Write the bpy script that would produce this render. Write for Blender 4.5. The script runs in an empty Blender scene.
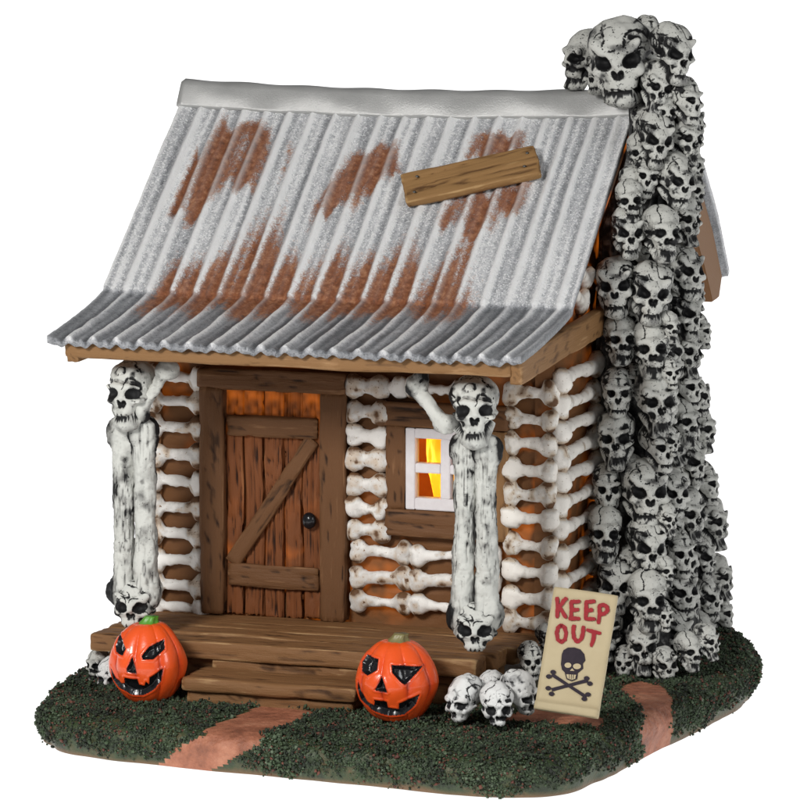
import bpy, bmesh, math, random
import numpy as np
from mathutils import Vector, Matrix, Euler
random.seed(7); rng = np.random.default_rng(7)
sc = bpy.context.scene
col = sc.collection
R = math.radians

# ------------------------------------------------------------------ camera
CP, CA, FOC = R(8), R(19.2), 4000.0
vdir = np.array([-math.sin(CA)*math.cos(CP), math.cos(CA)*math.cos(CP), -math.sin(CP)])
rdir = np.array([math.cos(CA), math.sin(CA), 0.0])
udir = np.cross(rdir, vdir)
CAM = np.array([11.46670074, -37.54981341, 8.26045319])
cd = bpy.data.cameras.new('camera'); cam = bpy.data.objects.new('camera', cd); col.objects.link(cam)
cd.sensor_width = 36; cd.lens = 180; cd.clip_start = 1; cd.clip_end = 500
m = Matrix((tuple(rdir), tuple(udir), tuple(-vdir))).transposed().to_4x4(); m.translation = Vector(CAM)
cam.matrix_world = m; sc.camera = cam

# survey helper: where the sight line through a photo point meets a real plane of the model
def hit(px, py, ax, val):
    d = vdir*FOC + rdir*(px-400) + udir*(400-py)
    return CAM + d*(val-CAM[ax])/d[ax]

# ------------------------------------------------------------------ noise
def _h(ix, iy, iz, s):
    n = (ix*374761393 + iy*668265263 + iz*2147483647 + s*1274126177) & 0xffffffff
    n = ((n ^ (n >> 13))*1274126177) & 0xffffffff
    n = n ^ (n >> 16)
    return (n & 0xffff)/32767.5 - 1.0
def vn(p, s=0):
    p = np.asarray(p, float); i = np.floor(p).astype(np.int64); f = p-i; f = f*f*(3-2*f)
    r = 0
    for a in (0, 1):
        for b in (0, 1):
            for c in (0, 1):
                w = (f[:, 0] if a else 1-f[:, 0])*(f[:, 1] if b else 1-f[:, 1])*(f[:, 2] if c else 1-f[:, 2])
                r = r + w*_h(i[:, 0]+a, i[:, 1]+b, i[:, 2]+c, s)
    return r
def fbm(p, s=0, o=3):
    p = np.asarray(p, float); r = 0; a = 1; t = 0
    for k in range(o):
        r = r + a*vn(p*(2.03**k)+k*17.3, s+k); t += a; a *= .5
    return r/t

# ------------------------------------------------------------------ tagging
def tag(o, label=None, cat=None, group=None, kind=None):
    if label: o['label'] = label
    if cat: o['category'] = cat
    if group: o['group'] = group
    if kind: o['kind'] = kind
    return o
def link(name, me, parent=None, loc=None, rot=None, scale=None):
    o = bpy.data.objects.new(name, me); col.objects.link(o)
    if parent: o.parent = parent
    if loc is not None: o.location = loc
    if rot is not None: o.rotation_euler = rot
    if scale is not None: o.scale = scale if hasattr(scale, '__len__') else (scale,)*3
    return o
def empty(name, loc, parent=None):
    o = bpy.data.objects.new(name, None); col.objects.link(o); o.location = loc
    o.empty_display_size = .1
    if parent: o.parent = parent
    return o
def mesh(name, V, F, mat, smooth=True, attrs=None):
    me = bpy.data.meshes.new(name)
    me.from_pydata([tuple(v) for v in np.asarray(V, float).tolist()], [], [tuple(f) for f in (F.tolist() if hasattr(F, 'tolist') else F)])
    if attrs:
        for k, a in attrs.items():
            at = me.attributes.new(k, 'FLOAT', 'POINT'); at.data.foreach_set('value', np.asarray(a, np.float32))
    me.materials.append(mat)
    me.polygons.foreach_set('use_smooth', [smooth]*len(me.polygons)); me.update()
    return me

# ------------------------------------------------------------------ materials
def newmat(name):
    m = bpy.data.materials.new(name); m.use_nodes = True
    nt = m.node_tree; b = nt.nodes['Principled BSDF']
    return m, nt, b
def N(nt, t, **k):
    n = nt.nodes.new(t)
    for a, v in k.items(): setattr(n, a, v)
    return n
def ramp(nt, stops, src):
    r = N(nt, 'ShaderNodeValToRGB'); e = r.color_ramp.elements
    e[0].position, e[0].color = stops[0][0], (*stops[0][1], 1)
    e[1].position, e[1].color = stops[-1][0], (*stops[-1][1], 1)
    for p, c in stops[1:-1]:
        x = e.new(p); x.color = (*c, 1)
    nt.links.new(src, r.inputs[0]); return r.outputs[0]
def noise(nt, scale, detail=4, vec=None, rough=.55, dist=0):
    n = N(nt, 'ShaderNodeTexNoise'); n.inputs['Scale'].default_value = scale; n.inputs['Detail'].default_value = detail
    n.inputs['Roughness'].default_value = rough; n.inputs['Distortion'].default_value = dist
    if vec is None:
        tc = N(nt, 'ShaderNodeTexCoord'); vec = tc.outputs['Object']
    nt.links.new(vec, n.inputs['Vector']); return n.outputs['Fac']
def math_(nt, op, a, b=None, clamp=False):
    n = N(nt, 'ShaderNodeMath', operation=op); n.use_clamp = clamp
    for i, x in enumerate((a, b)):
        if x is None: continue
        if isinstance(x, (int, float)): n.inputs[i].default_value = x
        else: nt.links.new(x, n.inputs[i])
    return n.outputs[0]
def mix(nt, f, a, b):
    n = N(nt, 'ShaderNodeMix', data_type='RGBA')
    for s, x in ((n.inputs[0], f), (n.inputs[6], a), (n.inputs[7], b)):
        if isinstance(x, (int, float)): s.default_value = x
        elif isinstance(x, tuple): s.default_value = (*x, 1)
        else: nt.links.new(x, s)
    return n.outputs[2]
def attr(nt, name):
    n = N(nt, 'ShaderNodeAttribute', attribute_name=name); return n.outputs['Fac']
def bump(nt, b, h, strength, dist=.01):
    n = N(nt, 'ShaderNodeBump'); n.inputs['Strength'].default_value = strength; n.inputs['Distance'].default_value = dist
    nt.links.new(h, n.inputs['Height']); nt.links.new(n.outputs[0], b.inputs['Normal'])
def lin(r, g, b):
    f = lambda c: (c/255/12.92) if c/255 <= .04045 else ((c/255+.055)/1.055)**2.4
    return (f(r), f(g), f(b))

def bone_mat(name, light, mid, dark, speck=.62, crack=.5, rough=.6):
    """painted resin bone: pale paint over a dark antiquing wash that lies in the carved hollows"""
    m, nt, b = newmat(name)
    w = attr(nt, 'wash')
    n1 = noise(nt, 9, 5); n2 = noise(nt, 30, 4, rough=.7); b.inputs['Specular IOR Level'].default_value = .25
    sp = math_(nt, 'MULTIPLY', math_(nt, 'SUBTRACT', n2, speck), 9, True)      # worn specks
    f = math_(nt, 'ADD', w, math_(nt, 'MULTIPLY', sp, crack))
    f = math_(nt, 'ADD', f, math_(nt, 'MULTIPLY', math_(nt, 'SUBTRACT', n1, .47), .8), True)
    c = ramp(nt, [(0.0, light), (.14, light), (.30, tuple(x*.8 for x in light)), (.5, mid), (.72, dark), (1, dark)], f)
    nt.links.new(c, b.inputs['Base Color']); b.inputs['Roughness'].default_value = rough
    bump(nt, b, n2, .25, .02); return m
def wood_mat(name, base, dark, light, glow=None):
    m, nt, b = newmat(name)
    g = attr(nt, 'grain'); ga = N(nt, 'ShaderNodeAttribute', attribute_name='gco').outputs['Vector']
    n1 = noise(nt, 3, 4); n2 = noise(nt, 60, 3); n4 = noise(nt, 2.6, 5, ga, .65)
    g = math_(nt, 'ADD', g, math_(nt, 'MULTIPLY', math_(nt, 'SUBTRACT', n4, .5), .7))
    n2 = math_(nt, 'ADD', math_(nt, 'MULTIPLY', n2, .3), math_(nt, 'MULTIPLY', n4, 1.6))
    f = math_(nt, 'ADD', g, math_(nt, 'MULTIPLY', math_(nt, 'SUBTRACT', n1, .5), .3), True)
    c = ramp(nt, [(0, dark), (.16, dark), (.46, base), (.78, base), (.93, light), (1, light)], f)
    nt.links.new(c, b.inputs['Base Color']); b.inputs['Roughness'].default_value = .6; b.inputs['Specular IOR Level'].default_value = .22
    bump(nt, b, n2, .45, .02)
    if glow:   # emission painted on for lamp light seeping through the thin resin
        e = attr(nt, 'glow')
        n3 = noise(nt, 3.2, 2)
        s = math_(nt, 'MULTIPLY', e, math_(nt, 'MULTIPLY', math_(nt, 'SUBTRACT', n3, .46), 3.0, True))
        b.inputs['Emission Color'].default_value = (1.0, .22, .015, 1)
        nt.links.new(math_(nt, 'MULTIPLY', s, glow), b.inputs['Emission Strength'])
    return m

M = {}
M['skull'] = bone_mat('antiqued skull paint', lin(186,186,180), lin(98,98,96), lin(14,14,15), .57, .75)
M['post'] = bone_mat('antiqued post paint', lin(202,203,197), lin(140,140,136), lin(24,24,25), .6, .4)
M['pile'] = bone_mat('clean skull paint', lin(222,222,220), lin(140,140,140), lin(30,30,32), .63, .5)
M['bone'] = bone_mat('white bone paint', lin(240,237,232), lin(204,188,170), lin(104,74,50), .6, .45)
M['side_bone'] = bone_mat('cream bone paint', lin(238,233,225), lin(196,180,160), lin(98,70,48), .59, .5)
M['wood'] = wood_mat('brown painted wood', lin(128,92,59), lin(76,51,32), lin(172,138,98))
M['fascia'] = wood_mat('fascia wood', lin(136,101,65), lin(92,64,40), lin(164,128,90))
M['jamb'] = wood_mat('door frame wood', lin(108,74,47), lin(46,29,18), lin(142,104,72))
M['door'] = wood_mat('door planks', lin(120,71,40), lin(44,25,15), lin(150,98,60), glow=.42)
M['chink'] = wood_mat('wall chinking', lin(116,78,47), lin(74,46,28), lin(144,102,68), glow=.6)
M['board'] = wood_mat('nailed board wood', lin(146,111,70), lin(92,64,38), lin(180,146,100))

m, nt, b = newmat('dark wash core'); b.inputs['Base Color'].default_value = (*lin(38,34,32), 1); b.inputs['Roughness'].default_value = .8; bz = b; c_ = ramp(nt, [(.42, lin(22,22,23)), (.56, lin(70,70,69)), (.68, lin(150,150,147))], noise(nt, 8, 5)); nt.links.new(c_, b.inputs['Base Color']); bump(nt, b, noise(nt, 8, 5), .9, .08); M['core'] = m
m, nt, b = newmat('black gloss paint'); b.inputs['Base Color'].default_value = (.008,.008,.01, 1); b.inputs['Roughness'].default_value = .22; M['black'] = m
n = noise(nt, 10, 2); bump(nt, b, n, .35, .03)
m, nt, b = newmat('window white'); b.inputs['Roughness'].default_value = .4
nt.links.new(mix(nt, noise(nt, 14, 3), lin(232,228,230), lin(212,206,206)), b.inputs['Base Color']); M['white'] = m
m, nt, b = newmat('pane'); b.inputs['Base Color'].default_value = (1,.86,.6,1); b.inputs['Roughness'].default_value = .05
b.inputs['Transmission Weight'].default_value = 1.0; b.inputs['IOR'].default_value = 1.05; M['pane'] = m
m, nt, b = newmat('lit lamp'); b.inputs['Base Color'].default_value = (1,.7,.1,1)
nt.links.new(mix(nt, math_(nt, 'MULTIPLY', math_(nt, 'SUBTRACT', noise(nt, 3.5, 3), .35), 3.0, True), (1.,.33,.008), (1.,.72,.04)), b.inputs['Emission Color']); b.inputs['Emission Strength'].default_value = 1.15; M['lamp'] = m
m, nt, b = newmat('amber room'); b.inputs['Roughness'].default_value = .9
nt.links.new(mix(nt, noise(nt, 5, 3), lin(190,120,60), lin(130,70,25)), b.inputs['Base Color']); M['room'] = m

# silver painted corrugated roof with rust
m, nt, b = newmat('silver corrugated paint')
rs = attr(nt, 'rust'); gv = attr(nt, 'groove')
nf = noise(nt, 55, 3, rough=.8); nm = noise(nt, 16, 5, rough=.7); nc = noise(nt, 3, 3)
f = math_(nt, 'ADD', math_(nt, 'MULTIPLY', gv, .34), math_(nt, 'MULTIPLY', nm, .36))
f = math_(nt, 'ADD', f, math_(nt, 'MULTIPLY', nf, .22)); f = math_(nt, 'ADD', f, math_(nt, 'MULTIPLY', attr(nt, 'streak'), .40))
nv = N(nt, 'ShaderNodeTexVoronoi'); nv.inputs['Scale'].default_value = 75; tcv = N(nt, 'ShaderNodeTexCoord'); nt.links.new(tcv.outputs['Object'], nv.inputs['Vector'])
sv = N(nt, 'ShaderNodeSeparateColor'); nt.links.new(nv.outputs['Color'], sv.inputs[0])
f = math_(nt, 'ADD', f, math_(nt, 'MULTIPLY', math_(nt, 'POWER', sv.outputs[0], 4), math_(nt, 'ADD', math_(nt, 'MULTIPLY', attr(nt, 'paler'), .22), .05))); f = math_(nt, 'SUBTRACT', f, math_(nt, 'MULTIPLY', math_(nt, 'POWER', sv.outputs[1], 4), .12))
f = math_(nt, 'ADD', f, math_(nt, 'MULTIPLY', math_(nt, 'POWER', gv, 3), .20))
paler = attr(nt, 'paler'); f = math_(nt, 'ADD', f, math_(nt, 'MULTIPLY', math_(nt, 'SUBTRACT', paler, .72), .22))  # tone is paler on the steep upper slope, darker on the porch flare
silver = ramp(nt, [(.32, lin(104,106,110)), (.50, lin(160,162,166)), (.66, lin(206,207,210)), (.84, lin(255,255,255))], f)
rust = ramp(nt, [(.3, lin(98,56,34)), (.5, lin(144,86,52)), (.7, lin(186,134,98))], nm)
nz = math_(nt, 'ADD', math_(nt, 'MULTIPLY', math_(nt, 'SUBTRACT', nf, .5), 1.1), math_(nt, 'MULTIPLY', math_(nt, 'SUBTRACT', nm, .5), 1.1))
rf = math_(nt, 'ADD', rs, math_(nt, 'MULTIPLY', nz, math_(nt, 'MULTIPLY', rs, 5.0, True)))
rm = math_(nt, 'MULTIPLY', math_(nt, 'SUBTRACT', rf, .30), 2.6, True)
rm = math_(nt, 'MULTIPLY', rm, math_(nt, 'SUBTRACT', 1.0, math_(nt, 'MULTIPLY', math_(nt, 'POWER', gv, 2), .35)))
nt.links.new(mix(nt, rm, silver, rust), b.inputs['Base Color'])
inv = math_(nt, 'SUBTRACT', 1, rm)
nt.links.new(math_(nt, 'MULTIPLY', inv, .30), b.inputs['Metallic'])
nt.links.new(math_(nt, 'ADD', math_(nt, 'MULTIPLY', nf, .35), .18), b.inputs['Roughness'])
bump(nt, b, nf, .8, .03); M['roof'] = m
m, nt, b = newmat('silver ridge paint')
nf = noise(nt, 60, 3, rough=.8)
nt.links.new(mix(nt, noise(nt, 6, 4), lin(166,166,165), lin(192,192,190)), b.inputs['Base Color'])
b.inputs['Metallic'].default_value = .35; b.inputs['Roughness'].default_value = .34; bump(nt, b, nf, .3, .02); M['ridge'] = m

# pumpkin
m, nt, b = newmat('orange pumpkin paint')
w = attr(nt, 'wash')
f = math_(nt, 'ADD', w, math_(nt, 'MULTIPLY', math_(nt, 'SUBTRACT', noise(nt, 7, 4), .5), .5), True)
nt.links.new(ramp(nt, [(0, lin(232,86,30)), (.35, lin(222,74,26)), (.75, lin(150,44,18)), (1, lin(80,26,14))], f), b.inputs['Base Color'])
b.inputs['Roughness'].default_value = .3; b.inputs['Coat Weight'].default_value = .3; bump(nt, b, noise(nt, 12, 3), .12, .03); M['pumpkin'] = m
for k, c in (('stem', (96,168,52)), ('stem_pale', (140,132,84))):
    m, nt, b = newmat('pumpkin '+k); nt.links.new(mix(nt, noise(nt, 20, 3), lin(*c), lin(*[int(x*.75) for x in c])), b.inputs['Base Color'])
    b.inputs['Roughness'].default_value = .4; M[k] = m

# ground
m, nt, b = newmat('moss underpaint')
n1 = noise(nt, 5, 5); h = attr(nt, 'low')
g = ramp(nt, [(.3, lin(36,46,28)), (.5, lin(52,66,38)), (.66, lin(78,74,46)), (.8, lin(140,84,58))], n1)
g = mix(nt, h, g, lin(112,84,56))
nt.links.new(g, b.inputs['Base Color']); b.inputs['Roughness'].default_value = .5; bump(nt, b, noise(nt, 25, 4), .5, .03); M['ground'] = m
m, nt, b = newmat('terracotta path'); n1 = noise(nt, 4, 5, rough=.65)
nt.links.new(ramp(nt, [(.3, lin(120,72,52)), (.5, lin(162,102,76)), (.7, lin(186,128,100))], n1), b.inputs['Base Color'])
b.inputs['Roughness'].default_value = .55; bump(nt, b, noise(nt, 9, 6), .8, .06); M['path'] = m
m, nt, b = newmat('foam turf'); t = attr(nt, 'tint')
nt.links.new(ramp(nt, [(0, lin(26,30,22)), (.35, lin(48,60,42)), (.7, lin(66,84,56)), (.86, lin(96,110,88)), (.9, lin(112,68,54)), (1, lin(84,48,40))], t), b.inputs['Base Color'])
b.inputs['Roughness'].default_value = .75; M['turf'] = m
# sign
m, nt, b = newmat('sign board'); b.inputs['Specular IOR Level'].default_value = .12; nt.links.new(mix(nt, noise(nt, 5, 4), lin(188,174,142), lin(172,156,124)), b.inputs['Base Color']); b.inputs['Roughness'].default_value = .5
bump(nt, b, noise(nt, 30, 3), .1, .01); M['sign'] = m
m, nt, b = newmat('sign red'); b.inputs['Specular IOR Level'].default_value = .12; nt.links.new(mix(nt, noise(nt, 22, 3), lin(160,40,46), lin(124,32,40)), b.inputs['Base Color']); b.inputs['Roughness'].default_value = .35; M['red'] = m
m, nt, b = newmat('sign dark'); b.inputs['Specular IOR Level'].default_value = .12; nt.links.new(mix(nt, noise(nt, 30, 3), lin(50,40,50), lin(32,26,34)), b.inputs['Base Color']); b.inputs['Roughness'].default_value = .4; M['signdark'] = m
# white sweep with an added glow that washes out contact shadows
m, nt, b = newmat('added glow backdrop'); b.inputs['Base Color'].default_value = (.5,.5,.5,1); b.inputs['Roughness'].default_value = .9
b.inputs['Specular IOR Level'].default_value = 0
b.inputs['Emission Color'].default_value = (1,1,1,1); b.inputs['Emission Strength'].default_value = 1.0; M['glow_sweep'] = m

# ------------------------------------------------------------------ sdf sculpting
def smin(a, b, k):
    h = np.clip(.5+.5*(b-a)/k, 0, 1); return b*(1-h)+a*h-k*h*(1-h)
def smax(a, b, k): return -smin(-a, -b, k)
def ell(p, c, r, rz=0, ry=0):
    q = p-np.array(c)
    if ry:
        cs, sn = math.cos(ry), math.sin(ry)
        q = np.stack([q[:, 0]*cs-q[:, 2]*sn, q[:, 1], q[:, 0]*sn+q[:, 2]*cs], 1)
    r = np.array(r); k0 = np.linalg.norm(q/r, axis=1); k1 = np.linalg.norm(q/(r*r), axis=1)+1e-9
    return k0*(k0-1)/k1
def cap(p, a, b, ra, rb=None):
    a, b = np.array(a, float), np.array(b, float); rb = ra if rb is None else rb
    t = np.clip(((p-a)@(b-a))/((b-a)@(b-a)), 0, 1)
    return np.linalg.norm(p-a-t[:, None]*(b-a), axis=1)-(ra+(rb-ra)*t)
_ico = {}
def ico(n):
    if n not in _ico:
        bm = bmesh.new(); bmesh.ops.create_icosphere(bm, subdivisions=n, radius=1)
        _ico[n] = (np.array([v.co[:] for v in bm.verts]), [tuple(v.index for v in f.verts) for f in bm.faces]); bm.free()
    return _ico[n]
def march(sdf, O, D, Rm, steps=70):
    """outermost surface point along each ray O + t D, t from Rm down to 0"""
    t = np.full(len(O), Rm); done = np.zeros(len(O), bool); res = np.zeros(len(O)); dt = Rm/steps; prev = sdf(O+D*Rm)
    for i in range(steps):
        t2 = Rm-(i+1)*dt; idx = np.where(~done)[0]
        if len(idx) == 0: break
        s = sdf(O[idx]+D[idx]*t2); hitm = s < 0
        h = idx[hitm]; sp = prev[h]; sn = s[hitm]
        res[h] = t2+dt*(-sn)/(sp-sn+1e-9); done[h] = True; prev[idx] = s
    return O+D*res[:, None]
def cavity(sdf, P, h=.05):
    e = 1e-3; g = np.stack([sdf(P+np.eye(3)[k]*e)-sdf(P-np.eye(3)[k]*e) for k in range(3)], 1)
    g /= np.linalg.norm(g, axis=1)[:, None]+1e-9
    return np.clip((h-sdf(P+g*h))/h, 0, 1)

def skull_sdf(v):
    ang, er, jaw, wide, teeth = v['ang'], v['eye'], v['jaw'], v['wide'], v['jawless']
    def f(p):
        p = p*np.array([1/wide, 1, 1])
        m = p.copy(); ax = np.abs(p[:, 0]); m[:, 0] = ax
        d = ell(p, (0, .07, .16), (.325, .38, .30))
        d = smin(d, ell(p, (0, -.16, -.03), (.25, .24, .22)), .08)
        d = smin(d, cap(m, (.03, -.335, .10-ang*.04), (.22, -.27, .13+ang*.06), .05, .05), .05)      # brow
        d = smin(d, cap(m, (.2, -.29, -.09), (.275, -.06, -.05), .058, .04), .05)                     # cheekbone
        d = smin(d, cap(m, (0, -.40, -.03), (0, -.34, .05), .04, .04), .04)                          # nose bridge
        d = smin(d, ell(p, (0, -.24, -.23), (.16, .16, .1)), .06)                                    # upper jaw
        if not teeth:
            d = smin(d, ell(p, (0, -.22-jaw*.02, -.40-jaw*.06), (.175, .17, .09)), .03)                # lower jaw
            d = smin(d, cap(m, (.13, -.2, -.42), (.24, .02, -.2), .05, .045), .05)
        # hollows
        d = smax(d, -ell(m, (.145, -.40, .015), (er, .15, er*.86), ry=-ang*.35), .025)
        d = smax(d, -ell(m, (.03, -.44, -.125), (.032, .13, .058), ry=.35), .015)
        d = smax(d, -ell(m, (.27, -.30, -.245), (.085, .14, .10)), .04)
        d = smax(d, -ell(m, (.45, -.10, .07), (.10, .16, .12)), .06)
        # tooth row
        z = p[:, 2]; row = np.exp(-((z+.315)/.055)**2)*(p[:, 1] < -.1)*(ax < .17)
        tooth = np.abs(np.sin(p[:, 0]*math.pi/.062))**.5
        d = d+row*(.028*(1-tooth)) - row*.010
        if not teeth: d = d+.05*np.exp(-((z+.325+jaw*.03)/(.012+.012*jaw))**2)*(p[:, 1] < -.12)*(ax < .19)
        s = v['s']*31.7
        d = d+.026*vn(p*4.5+s, 3)+.016*vn(p*10+s, 4)+.006*vn(p*24+s, 14)
        cr = np.abs(vn(p*4.2+s*2, 5)); cr2 = np.abs(vn(p*7+s*3, 6))
        cm = (p[:, 2] > .08)
        d = d+cm*(.02*np.exp(-(cr/.035)**2)*(vn(p*2.3+s, 8) > -.1)+.012*np.exp(-(cr2/.05)**2)*(vn(p*3+s, 9) > .2))
        return d
    return f
skull_meshes = {}
def make_skull(key, v, mat, n=6):
    f = skull_sdf(v); D, F = ico(n); O = np.tile(np.array([0, -.08, -.04]), (len(D), 1))
    P = march(f, O, D, .75); w = cavity(f, P, .06)
    ax = np.abs(P[:, 0]/v['wide'])
    Pm = P.copy(); Pm[:, 0] = ax; fr = (P[:, 1] < -.12); er = v['eye']
    ra = -v['ang']*.35; qx, qz = Pm[:, 0]-.145, Pm[:, 2]-.015; qa, qb = qx*math.cos(ra)-qz*math.sin(ra), qx*math.sin(ra)+qz*math.cos(ra)
    soc = np.clip((.96-np.hypot(qa/er, qb/(er*.86))+.12*vn(P*14+v['s'], 17))/.16, 0, 1)*(P[:, 1] < -.19)
    ck_ = np.clip((.006-ell(Pm, (.27, -.30, -.245), (.085, .14, .10)))/.02, 0, 1)*fr
    nos = np.clip((.008-ell(Pm, (.03, -.44, -.125), (.032, .13, .058), ry=.35))/.01, 0, 1)*fr
    dpt = np.clip((cavity(f, P, .15)-.25)*2.2, 0, 1)
    scr = np.exp(-(np.abs(vn(P*9+v['s']*5, 15))/.10)**2)*np.clip(vn(P*3.5+v['s']*7, 16)*2+.1, 0, 1)
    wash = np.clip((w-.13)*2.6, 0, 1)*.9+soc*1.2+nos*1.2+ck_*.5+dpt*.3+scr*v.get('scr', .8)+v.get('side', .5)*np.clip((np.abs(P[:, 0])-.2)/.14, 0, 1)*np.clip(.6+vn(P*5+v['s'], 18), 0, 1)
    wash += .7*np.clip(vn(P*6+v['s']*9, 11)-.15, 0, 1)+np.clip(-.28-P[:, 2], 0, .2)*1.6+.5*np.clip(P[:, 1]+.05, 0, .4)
    me = mesh('skull_'+key, P, F, mat, attrs={'wash': np.clip(wash, 0, 1)})
    bm = bmesh.new(); bm.from_mesh(me)
    for _ in range(2): bmesh.ops.smooth_vert(bm, verts=bm.verts, factor=.5, use_axis_x=True, use_axis_y=True, use_axis_z=True)
    bm.to_mesh(me); bm.free(); skull_meshes[key] = me; return me
variants = [dict(ang=1.2, eye=.098, jaw=0, wide=1, jawless=0, s=1), dict(ang=-.3, eye=.1, jaw=.6, wide=.95, jawless=0, s=2),
            dict(ang=.5, eye=.1, jaw=1.2, wide=1.0, jawless=0, s=3), dict(ang=0, eye=.09, jaw=0, wide=.9, jawless=0, s=4),
            dict(ang=1.6, eye=.1, jaw=.3, wide=1.06, jawless=0, s=5)]
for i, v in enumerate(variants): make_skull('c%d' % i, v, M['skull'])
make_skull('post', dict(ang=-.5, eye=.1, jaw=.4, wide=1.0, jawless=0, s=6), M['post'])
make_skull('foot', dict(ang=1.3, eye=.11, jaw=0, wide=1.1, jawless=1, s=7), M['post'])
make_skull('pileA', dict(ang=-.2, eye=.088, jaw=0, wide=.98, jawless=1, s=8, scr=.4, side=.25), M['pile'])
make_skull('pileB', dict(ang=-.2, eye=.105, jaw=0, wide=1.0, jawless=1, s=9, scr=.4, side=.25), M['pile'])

# bones: rays leave a spine segment along X of half length L
def bone_mesh(name, L, rm, rk, spread, mat, seed, nx=46, na=22, bend=0.0, rough=1.0, axis='x', flare=0):
    f = lambda p: bone_f(p)
    s = seed*13.7
    def bone_f(p):
        q = p.copy(); q[:, 2] = q[:, 2]-bend*(1-(q[:, 0]/L)**2)
        d = cap(q, (-L, 0, 0), (L, 0, 0), rm)
        fl = np.clip(np.abs(q[:, 0])/L, 0, 1)**2.3
        d = d-flare*fl
        for sx in (-1, 1):
            for sz in (-1, 1):
                j = 1+.18*math.sin(seed*3.1+sx*2+sz*5)
                d = smin(d, ell(q, (sx*(L+.01*math.sin(seed+sz)), 0, sz*spread), (rk*1.15, rk*j, rk*j)), rm*1.1)
        return d+rough*(.020*vn(p*np.array([6, 9, 9])+s, 2)+.009*vn(p*20+s, 3)+.004*vn(p*42+s, 4))
    # capsule rays
    O, D = [], []
    xs = np.linspace(-L, L, nx)
    cap_n = 8
    rings = []
    for k in range(cap_n, 0, -1):
        a = k/cap_n*math.pi/2*.985; rings.append((-L, -math.sin(a), math.cos(a)))
    for x in xs: rings.append((x, 0, 1))
    for k in range(1, cap_n+1):
        a = k/cap_n*math.pi/2*.985; rings.append((L, math.sin(a), math.cos(a)))
    th = np.linspace(0, 2*math.pi, na, endpoint=False)
    for (x, dx, r) in rings:
        for t in th: O.append((x, 0, 0)); D.append((dx, r*math.cos(t), r*math.sin(t)))
    O, D = np.array(O), np.array(D); D /= np.linalg.norm(D, axis=1)[:, None]
    P = march(bone_f, O, D, (spread+rk)*1.7, 36)
    F = []; nr = len(rings)
    for i in range(nr-1):
        for j in range(na):
            F.append((i*na+j, (i+1)*na+j, (i+1)*na+(j+1) % na, i*na+(j+1) % na))
    F.append(tuple(range(na-1, -1, -1))[::-1]); F.append(tuple((nr-1)*na+j for j in range(na))[::-1])
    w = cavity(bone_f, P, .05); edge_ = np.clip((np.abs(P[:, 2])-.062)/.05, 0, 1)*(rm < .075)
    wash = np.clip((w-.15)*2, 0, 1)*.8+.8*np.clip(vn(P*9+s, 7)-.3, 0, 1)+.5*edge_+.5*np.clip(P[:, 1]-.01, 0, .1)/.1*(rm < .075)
    return P, F, np.clip(wash, 0, 1)
def bone_obj_mesh(name, L, rm, rk, spread, mat, seed, **k):
    P, F, w = bone_mesh(name, L, rm, rk, spread, mat, seed, **k)
    return mesh(name, P, F, mat, attrs={'wash': w})

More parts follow.
